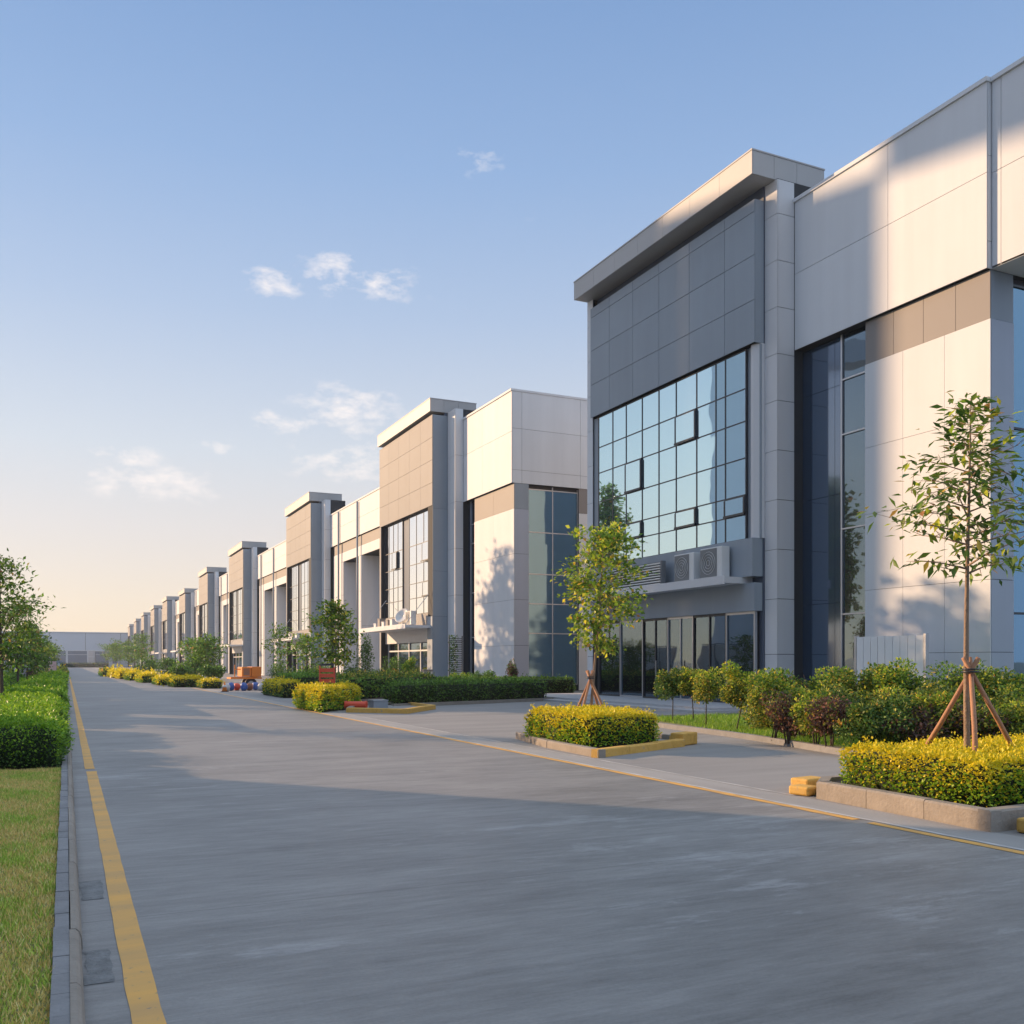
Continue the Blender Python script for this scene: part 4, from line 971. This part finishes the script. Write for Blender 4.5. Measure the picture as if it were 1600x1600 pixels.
lh = [(15.2, 17.35, .70, 'nearest dense box hedge on the left verge, beside the lawn', G_DARK, G_TOPG, .04, 2100), (17.75, 20.1, .68, 'lighter loosely cut hedge second from the lawn on the left', G_MID, G_TOPG, .05, 1500),
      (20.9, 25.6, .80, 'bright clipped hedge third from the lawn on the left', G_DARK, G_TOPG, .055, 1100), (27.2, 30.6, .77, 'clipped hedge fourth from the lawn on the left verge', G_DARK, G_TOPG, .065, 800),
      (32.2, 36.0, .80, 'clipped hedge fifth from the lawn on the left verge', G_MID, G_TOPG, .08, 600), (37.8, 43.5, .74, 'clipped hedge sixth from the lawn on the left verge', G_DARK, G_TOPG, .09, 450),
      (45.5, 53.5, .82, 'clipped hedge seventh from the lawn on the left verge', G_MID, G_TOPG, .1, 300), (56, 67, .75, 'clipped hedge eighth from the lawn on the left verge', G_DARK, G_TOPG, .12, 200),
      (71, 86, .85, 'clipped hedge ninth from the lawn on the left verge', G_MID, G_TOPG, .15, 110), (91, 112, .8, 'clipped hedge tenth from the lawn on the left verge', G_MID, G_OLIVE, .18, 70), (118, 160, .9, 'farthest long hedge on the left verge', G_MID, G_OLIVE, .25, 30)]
for i, (a, b, h, lab, sm, tm, lf, dn) in enumerate(lh):
    rr = random.Random(i); x1 = -0.10 - (.05 if i % 2 else 0)
    box_hedge('box_hedge', rect(-1.75 - .03 * i, x1 - (.12 if i in (3, 6) else 0), a, b - .25), .06, h if i < 2 else h * .86, lab, dens=dn, leaf=lf, side=sm, top=tm, mixtop=.9, mixside=.5, topdepth=.26, seed=20 + i, lump=.08 if i != 1 else .12, ragged=.035 if i != 1 else .07, group='box hedges in a row on the left verge')
box_hedge('box_hedge', rect(-3.3, -2.05, 31, 44), .06, .92, 'taller bright green hedge behind the left row, under the first tree', dens=330, leaf=.09, side=G_DARK, top=G_TOPG, mixtop=.8, seed=40)
box_hedge('box_hedge', rect(-3.5, -2.4, 47, 64), .06, .95, 'taller hedge behind the left row, farther along the white wall', dens=170, leaf=.12, side=G_DARK, top=G_MID, mixtop=.8, seed=41)
shrub('bronze_shrub', -1.95, 68.8, .06, 1.25, .55, 'reddish bronze shrub among the green hedges on the left', mats=(G_RED, G_OLIVE), n=900, leaf=.11, seed=5)

# golden hedges receding along the right side of the road
RH = [((9.0, 43.6), (9.9, 48.8), .72, 'golden clipped hedge beside the dark kerb, between the red rack and the orange generator', G_YEL, 300, .09),
      ((9.9, 44.2), (12.4, 50), .98, 'taller green hedge behind the golden one before the orange generator', G_MID, 230, .1)]
for i, ((x0, y0), (x1, y1), h, lab, tm, dn, lf) in enumerate(RH):
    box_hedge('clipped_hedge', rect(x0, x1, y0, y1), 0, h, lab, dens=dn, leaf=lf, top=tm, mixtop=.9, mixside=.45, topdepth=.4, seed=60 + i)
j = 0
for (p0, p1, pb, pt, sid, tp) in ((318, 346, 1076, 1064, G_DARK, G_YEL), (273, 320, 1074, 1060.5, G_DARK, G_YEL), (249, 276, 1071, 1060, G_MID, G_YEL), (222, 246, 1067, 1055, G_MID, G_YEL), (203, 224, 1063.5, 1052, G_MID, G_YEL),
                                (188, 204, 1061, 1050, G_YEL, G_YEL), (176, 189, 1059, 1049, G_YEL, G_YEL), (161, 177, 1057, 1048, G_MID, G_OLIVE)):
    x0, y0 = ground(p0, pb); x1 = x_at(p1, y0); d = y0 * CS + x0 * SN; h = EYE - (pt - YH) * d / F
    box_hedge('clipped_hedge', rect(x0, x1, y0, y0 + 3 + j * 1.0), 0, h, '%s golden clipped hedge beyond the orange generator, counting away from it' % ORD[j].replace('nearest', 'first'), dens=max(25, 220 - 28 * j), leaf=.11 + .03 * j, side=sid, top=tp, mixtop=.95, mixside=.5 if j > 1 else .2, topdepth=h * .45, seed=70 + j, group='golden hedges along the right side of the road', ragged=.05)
    j += 1
for q, (px_, py_, h, rd) in enumerate(((300, 1058, 2.0, 1.5), (262, 1056, 2.2, 1.6), (235, 1054, 2.4, 1.7), (330, 1062, 1.5, 1.2), (285, 1060, 1.6, 1.3))):
    x0, y0 = ground(px_, py_ + 4)
    shrub('loose_shrub', x0, y0, 0, h, rd, '%s dark leafy shrub standing behind the far golden hedges, from the right' % ORD[(1, 2, 3, 0, 4)[q]].replace('nearest', 'first'), mats=(G_DARK, G_MID), n=1500, leaf=.2, seed=90 + q, group='dark shrubs behind the far golden hedges')

# ================================================================== TREES
pr = lambda *v: (lambda t: float(np.interp(t, [i / (len(v) - 1) for i in range(len(v))], v)))
sapling('young_tree', 9.38, 7.59, .16, 4.62, .55, pr(.55, .74, .70, .55, .38, .2), 'slender young tree with long drooping leaves in the nearest hedge at right', mats=(G_TREE, G_TREEY), ratio=.15, leaf=.14, aspect=.4, nb=36, per=36, seed=11, tr=.042, up=.55, rise=.32, clump=.11, lean=(-.02, .03), droop=.25)
stakes(9.38, 7.59, .15, 1.50, .8, 'three reddish wooden stakes tied to the nearest young tree', 'wooden tree stakes', a0=3.9)
sapling('young_tree', 9.95, 17.3, .06, 4.45, .40, pr(.42, .78, .82, .78, .62, .3), 'young tree with dense yellow green leaves on the middle island', mats=(G_TREEY, G_TREE), ratio=.35, leaf=.095, aspect=.72, nb=44, per=85, seed=12, tr=.038, up=.2, rise=.75, clump=.12, lean=(.28, -.02))
stakes(9.95, 17.3, .06, 1.28, .62, 'splayed red brown stakes around the tree on the middle island', 'wooden tree stakes', n=4, a0=.5)
sapling('young_tree', x_at(523, 35.8), 35.8, 0, 4.0, .36, pr(.35, .75, .85, .75, .5, .25), 'young tree with yellow green crown behind the red rack', mats=(G_TREEY, G_TREE), ratio=.45, leaf=.13, aspect=.7, nb=34, per=75, seed=13, tr=.035, up=.2, rise=.8, clump=.16)
XT_ = [(-1.62, 29.5, 4.6, .95, 'tallest left tree, its crown cut by the left edge of the photo', 21), (-1.75, 43, 4.1, .9, 'second tree from the camera along the left verge', 22), (-1.85, 56, 3.6, .9, 'third tree from the camera along the left verge', 23),
       (-1.9, 70, 3.5, .9, 'fourth tree from the camera along the left verge', 24), (-1.9, 86, 3.5, .95, 'fifth tree from the camera along the left verge', 25), (-1.9, 104, 3.7, 1.0, 'sixth tree from the camera along the left verge', 26),
       (-1.9, 126, 3.8, 1.1, 'seventh tree from the camera along the left verge', 27), (-1.9, 150, 4.0, 1.2, 'eighth tree from the camera along the left verge', 28)]
for x, y, h, r_, lab, sd_ in XT_:
    sapling('verge_tree', x, y, .06, h, .3, pr(.45 * r_, r_, r_, .8 * r_, .5 * r_, .2), lab, mats=(G_TREE, G_MID), ratio=.35, leaf=.13 if y < 50 else .2, aspect=.55, nb=34 if y < 50 else 22, per=66 if y < 50 else 46, seed=sd_, tr=.055, up=.3, rise=.8, clump=.2, group='trees in a row on the left verge', bark=M_BARKD)
for q, (x, y) in enumerate(((-1.2, 4.0),)):   # more of the same row beside and before the frame, they shade the road
    sapling('verge_tree', x - 1.0, y, .06, 5.4, .35, pr(.5, 1.1, 1.2, 1.0, .6, .2), 'verge tree beside the lawn just outside the left edge of the photo', mats=(G_TREE, G_MID), ratio=.35, leaf=.13, aspect=.55, nb=24, per=30, seed=31 + q, tr=.05, up=.3, rise=.8, clump=.2, bark=M_BARKD)
for q, (px_, y, zt, r_, lab) in enumerate(((437, 66, 4.3, .75, 'small tree beside the near end of the third factory awning'), (480, 52, 3.0, .9, 'low spreading tree behind the hedge left of the yellow green tree'), (325, 96, 3.8, 1.6, 'bushy tree before the fifth factory, left of the orange generator'),
                                     (306, 118, 4.2, 1.7, 'bushy tree left of the one before the fifth factory'), (222, 190, 6.8, 2.0, 'round topped tree before the farthest factories'), (186, 240, 6.3, 3.4, 'pale green tree before the hall at the far end'), (176, 262, 5.4, 3.2, 'leftmost low tree before the hall at the far end'), (208, 200, 4.5, 2.4, 'low dark tree behind the golden hedges near the far hall'))):
    x = x_at(px_, y)
    sapling('roadside_tree', x, y, 0, zt, .3, pr(.6 * r_, r_, r_, .7 * r_, .4 * r_), lab, mats=(G_MID, G_TREE), ratio=.4, leaf=.17 if y < 90 else .3, aspect=.6, nb=24, per=44, seed=45 + q, tr=.05, up=.2, rise=.7, clump=.2 if y < 90 else .32, bark=M_BARKD)

# ================================================================== SHRUBS
for q, (px_, pb, h, rd, lab, ms, ra) in enumerate(((1051, 1127, 1.50, .43, 'small round crowned shrub on a thin stem, leftmost of the row on the grass', (G_DARK, G_OLIVE), .5), (1084, 1128, 1.52, .40, 'round shrub with golden top second from the left in the row on the grass', (G_OLIVE, G_TREEY), .5),
        (1103, 1134, 1.50, .44, 'round yellow green shrub third from the left in the row on the grass', (G_OLIVE, G_TREEY), .5), (1150, 1143, 1.52, .42, 'round yellow green shrub fourth from the left in the row on the grass', (G_OLIVE, G_TREEY), .65), (1205, 1156, 1.42, .52, 'wide yellowing shrub at the right end of the row on the grass', (G_OLIVE, G_TREEY), .6))):
    x, y = ground(px_, pb, .07)
    shrub('standard_shrub', x, y, .07, h, rd * 1.2, lab, mats=ms, ratio=ra * .7, n=4200, leaf=.06, seed=100 + q, stem=.46 if q < 4 else .2, stems=1 if q < 4 else 3, group='round shrubs in a row on the grass')
rw = random.Random(77); cnt = [0, 0, 0]
rows = [[(1232 + 40 * k, (18.3, 17.5, 16.9, 16.5)[k] if k < 4 else 16.5 - .15 * (k - 3), 1.02, .56) for k in range(10)], [(1245 + 42 * k, 19.4 - .2 * k, 1.25, .64) for k in range(9)], [(1205 + 43 * k, 21.8 - .35 * k, 1.62, .80) for k in range(10)]]
rown = ['front', 'middle', 'back']
for ri, row in enumerate(rows):
    for k, (px_, d_, h, rd) in enumerate(row):
        r_ = (px_ - 800) / F * d_; x, y = d_ * SN + r_ * CS, d_ * CS - r_ * SN
        x = min(x, 22.4)
        kind = rw.random()
        ms = (G_OLIVE, G_TREEY) if kind < .5 else (G_DARK, G_OLIVE) if kind < .75 else (G_RED, G_OLIVE)
        if ri == 2: ms = (G_DARK, G_TREEY) if kind < .6 else (G_OLIVE, G_MID)
        shrub('garden_shrub', x + rw.uniform(-.15, .15), y + rw.uniform(-.15, .15), .07, h * rw.uniform(.82, 1.04), rd * rw.uniform(.85, 1.12), '%s leafy shrub from the left, %s row of the bed before the nearest factory' % (['first', 'second', 'third', 'fourth', 'fifth', 'sixth', 'seventh', 'eighth', 'ninth', 'tenth', 'eleventh', 'twelfth'][k], rown[ri]),
              mats=ms, ratio=rw.uniform(.12, .4), n=4200 if ri < 2 else 5200, leaf=.06 if ri < 2 else .07, seed=200 + ri * 20 + k, stem=.06 if ri else .1, stems=4, group='mixed shrubs in the bed before the nearest factory', flowers=rw.choice((0, 0, 2, 4)) if ri == 0 else 0)
for q, (px_, y, h, rd, fl, ms, lab) in enumerate(((557, 43.5, 1.35, .6, 14, (G_MID, G_OLIVE), 'leftmost orange flowering shrub behind the loose green hedge'), (575, 44.5, 1.3, .6, 16, (G_OLIVE, G_MID), 'second orange flowering shrub behind the loose green hedge'),
        (596, 45.5, 1.25, .6, 14, (G_OLIVE, G_MID), 'third orange flowering shrub behind the loose green hedge'), (618, 46, 1.2, .6, 10, (G_MID, G_OLIVE), 'fourth orange flowering shrub behind the loose green hedge'), (645, 46.5, 1.1, .55, 3, (G_MID, G_TREEY), 'low shrub with few flowers right of the orange flowering ones'))):
    shrub('flowering_shrub', x_at(px_, y), y, .08, h, rd, lab, mats=ms, ratio=.3, n=1500, leaf=.08, seed=300 + q, flowers=fl, group='orange flowering shrubs')
for q, (px_, y, h, rd, ms, lab) in enumerate(((612, 50, 2.0, .7, (G_DARK, G_MID), 'bushy dark green shrub before the doors of the second factory'), (641, 50, 1.9, .45, (G_MID, G_TREEY), 'thin green shrub on stem before the doors of the second factory'), (571, 47, 3.0, .5, (G_DARK, G_DARK), 'tall dark slender shrub left of the second factory doors'),
        (799, 44.5, 1.75, .45, (G_RED, G_DARK), 'dark conical shrub before the white corner wall of the second factory'), (764, 45.5, 1.15, .6, (G_DARK, G_MID), 'round green shrub left of the dark conical one'), (722, 46, 1.2, .7, (G_MID, G_TREEY), 'shrub with yellow leaves below the dark trellis'), (742, 46.2, 1.15, .55, (G_DARK, G_MID), 'green shrub right of the one below the dark trellis'),
        (548, 47.5, 1.7, .7, (G_DARK, G_DARK), 'dark rounded shrub at the left end of the second factory garden'), (440, 58, 1.9, .9, (G_DARK, G_MID), 'wide dark shrub behind the tall green hedge near the orange generator'), (497, 50, 1.9, .9, (G_MID, G_OLIVE), 'grey green shrub behind the yellow green tree'))):
    shrub('garden_shrub', x_at(px_, y), y, .05, h, rd, lab, mats=ms, ratio=.3, n=1700, leaf=.085, seed=320 + q, stem=.15 if q not in (1, ) else .8, stems=3)

# ================================================================== SMALL THINGS
tx, ty = x_at(712, 50.5), 50.5
e = empty('plant_trellis', (tx, ty, .05), 'dark slatted trellis with climbing leaves in front of the white pilaster of the second factory', 'trellis')
t_ = MB()
for q in range(26): t_.box(tx - .38, tx + .38, ty - .02, ty + .02, .35 + q * .105, .39 + q * .105)
t_.build('slat', M_FRAME, e)
MB().box(tx - .42, tx - .38, ty - .03, ty + .03, 0, 3.15).build('post', M_FRAME, e); MB().box(tx + .38, tx + .42, ty - .03, ty + .03, 0, 3.15).build('post', M_FRAME, e)
rng = np.random.default_rng(5); P = np.column_stack([rng.uniform(tx - .4, tx + .1, 700), rng.normal(ty - .06, .05, 700), rng.uniform(.2, 3.2, 700)]); V, ix = leaves(P, rng, .1, .6)
leafobj('foliage', [(V, ix, 0)], [G_DARK, G_DARK], e)

rx, ry = x_at(511, 35.3), 35.3
e = empty('red_rack', (rx, ry, 0), 'red slatted metal rack standing behind the golden hedge', 'rack')
f_ = MB(); f_.box(rx - .30, rx - .25, ry - .03, ry + .03, 0, 1.5); f_.build('post', M_RED, e); MB().box(rx + .25, rx + .30, ry - .03, ry + .03, 0, 1.45).build('post', M_RED, e)
s_ = MB()
for q in range(4): s_.box(rx - .25, rx + .25, ry - .06, ry + .02, .66 + q * .2, .80 + q * .2)
s_.build('slat', M_RED, e); MB().box(rx - .26, rx + .2, ry - .05, ry + .05, 1.5, 1.58).build('top_rail', M_FRAME, e)

gx, gy = x_at(366, 58.5), 58.5; gx1 = x_at(408, 58.5); g0 = x_at(378, 58.5); gm_ = x_at(393, 58.5)
e = empty('generator_trailer', (gx, gy, 0), 'orange generator on a two wheeled trailer before the third factory', 'generator')
c_ = MB(); c_.box(g0, gm_ - .01, gy, gy + 1.6, .78, 1.36); c_.build('engine_housing', M_ORANGE, e, bevel=.02)
c_ = MB(); c_.box(gm_ + .01, gx1, gy - .05, gy + 1.6, .76, 1.38); c_.build('tank_housing', M_ORANGE, e, bevel=.03)
v_ = MB()
for q in range(6): v_.box(g0 + .1, gm_ - .12, gy - .012, gy - .002, .88 + q * .07, .915 + q * .07)
v_.build('vent', M_ACG, e)
MB().box(gx - .2, gx1 + .05, gy, gy + .1, .64, .74).box(gx - .2, gx1 + .05, gy + 1.45, gy + 1.55, .64, .74).box(gx - .2, gx - .1, gy + .1, gy + 1.45, .64, .74).build('chassis', M_ORANGE, e)
MB().box(gx, gx + .05, gy, gy + .05, .74, 1.5).box(gx + .05, g0 - .05, gy, gy + .05, 1.2, 1.25).build('hand_rail', M_ORANGE, e)
for yy in (gy + .15, gy + 1.35):
    w_ = MB().tube([(gm_, yy, .35), (gm_, yy + .18, .35)], .35, 20).build('wheel', M_FRAME, e); MB().tube([(gm_, yy - .01, .35), (gm_, yy + .19, .35)], .17, 14).build('rim', M_ALU, w_)
def sack(x, y, z, m, a, b, h, seed, label, nm='sack'):
    rng = np.random.default_rng(seed); mb = MB(); nu, nv = 14, 8
    for j in range(nv + 1):
        ph = math.pi * j / nv
        for i in range(nu):
            w = 2 * math.pi * i / nu; cx_, cy_ = math.cos(w), math.sin(w)
            k = (abs(cx_) ** 4 + abs(cy_) ** 4) ** -.25; r = math.sin(ph) ** .6
            mb.v.append((x + cx_ * k * r * a * (1 + .08 * rng.normal()), y + cy_ * k * r * b * (1 + .08 * rng.normal()), z + h / 2 - math.cos(ph) * h / 2 * (1 + .05 * rng.normal())))
    for j in range(nv):
        for i in range(nu): mb.f.append((j*nu+i, j*nu+(i+1) % nu, (j+1)*nu+(i+1) % nu, (j+1)*nu+i)); mb.m.append(0)
    return tag(mb.build(nm, m, loc=(x, y, z), smooth=True), label, 'sack', 'coloured sacks before the generator')
M_WSACK = mat('white_sack', (.55, .55, .56), .7); M_PURP = mat('purple_sack', (.13, .09, .28), .7); M_RUST = mat('rust_sack', (.30, .12, .07), .8)
for q, (px_, m, nm) in enumerate(((354, M_WSACK, 'white'), (361, M_BLUE, 'blue'), (370, M_RED, 'red'), (381, M_BLUE, 'blue'), (390, M_RUST, 'rust brown'), (399, M_BLUE, 'blue'), (408, M_WSACK, 'white'), (418, M_PURP, 'purple'), (427, M_PURP, 'purple'))):
    sack(x_at(px_, 56.2 + .4 * (q % 3)), 56.2 + .4 * (q % 3), 0, m, .19, .25, .42 + .05 * (q % 2), 400 + q, '%s sack, number %d from the left in the row before the orange generator' % (nm, q + 1))
x, y = x_at(351, 54.5), 54.5
e = empty('traffic_cone', (x, y, 0), 'small orange and white traffic cone on the road near the sacks', 'traffic cone')
MB().tube([(x, y, .03), (x, y, .55)], [.15, .03], 14).build('cone', M_ORANGE, e, smooth=True); MB().box(x - .19, x + .19, y - .19, y + .19, 0, .03).build('base', M_FRAME, e); MB().tube([(x, y, .25), (x, y, .38)], [.105, .075], 14).build('reflective_band', M_ACW, e, smooth=True)
x, y = x_at(667, 49), 49
e = empty('post_box', (x, y, 0), 'small cream box with tiled top on a post before the second factory', 'box')
MB().box(x - .05, x + .05, y - .05, y + .05, 0, .7).build('post', M_PIL, e); MB().box(x - .22, x + .22, y - .18, y + .18, .7, 1.15).build('casing', M_PIL, e); MB().prism([(x - .28, y - .24), (x + .28, y - .24), (x + .28, y + .24), (x - .28, y + .24)], 1.15, 1.25).build('lid', M_BAND, e)
x, y = x_at(82, 94), 94
e = empty('notice_board', (x, y, 0), 'small pale pink blank board on a post among the left trees', 'sign')
MB().box(x - .03, x + .03, y - .03, y + .03, 0, .5).build('post', M_FRAME, e); MB().box(x - .32, x + .32, y - .02, y + .02, .5, 1.75).build('board', mat('pale_pink_board', (.62, .45, .47), .6), e)

# two large trees across the road, outside the left edge; their shadows dapple the sunlit white walls
for q, (u_, s_, h_, r_) in enumerate(((29.9, 52, 17.4, 2.0), (49.5, 75, 22.0, 2.2))):
    sapling('large_tree', u_ * .766 - s_ * .643, u_ * .643 + s_ * .766, 0, h_, .3, pr(.6 * r_, r_, r_, .8 * r_, .45 * r_, .2), ['large tree outside the left edge that shades the nearest white wall', 'large tree outside the left edge that shades the second white wall'][q],
            mats=(G_TREE, G_MID), ratio=.3, leaf=.4, aspect=.85, nb=44, per=70, seed=500 + q, tr=.16, up=.2, rise=.6, clump=.55, bark=M_BARKD)

# evening haze
hz = MB().box(-400, 420, -60, 520, -1.5, 72).build('haze', None)
hm = bpy.data.materials.new('haze_air'); hm.use_nodes = True; hn = hm.node_tree.nodes; hn.clear()
ho = hn.new('ShaderNodeOutputMaterial'); hv = hn.new('ShaderNodeVolumePrincipled'); hv.inputs['Color'].default_value = (.80, .88, 1, 1); hv.inputs['Density'].default_value = 0.0004; hv.inputs['Anisotropy'].default_value = 0.2
hm.node_tree.links.new(hv.outputs[0], ho.inputs['Volume']); hz.data.materials.clear(); hz.data.materials.append(hm); tag(hz, 'thin evening haze in the air along the road', 'haze', kind='stuff')

# scuffed gutter patches beside the left kerb
M_PATCH = mat('scuffed_patch', (0.19, 0.195, 0.20), 0.8, noise=0.7, nscale=9, bump=0.8, bscale=40)
for (x0, x1, y0, y1) in ((.085, .215, 5.15, 5.75), (.09, .235, 7.0, 7.6)):
    wobble_strip('gutter_patch', x0, x1, y0, y1, 0.003, M_PATCH, 0.06, 0.012, int(y0 * 10))
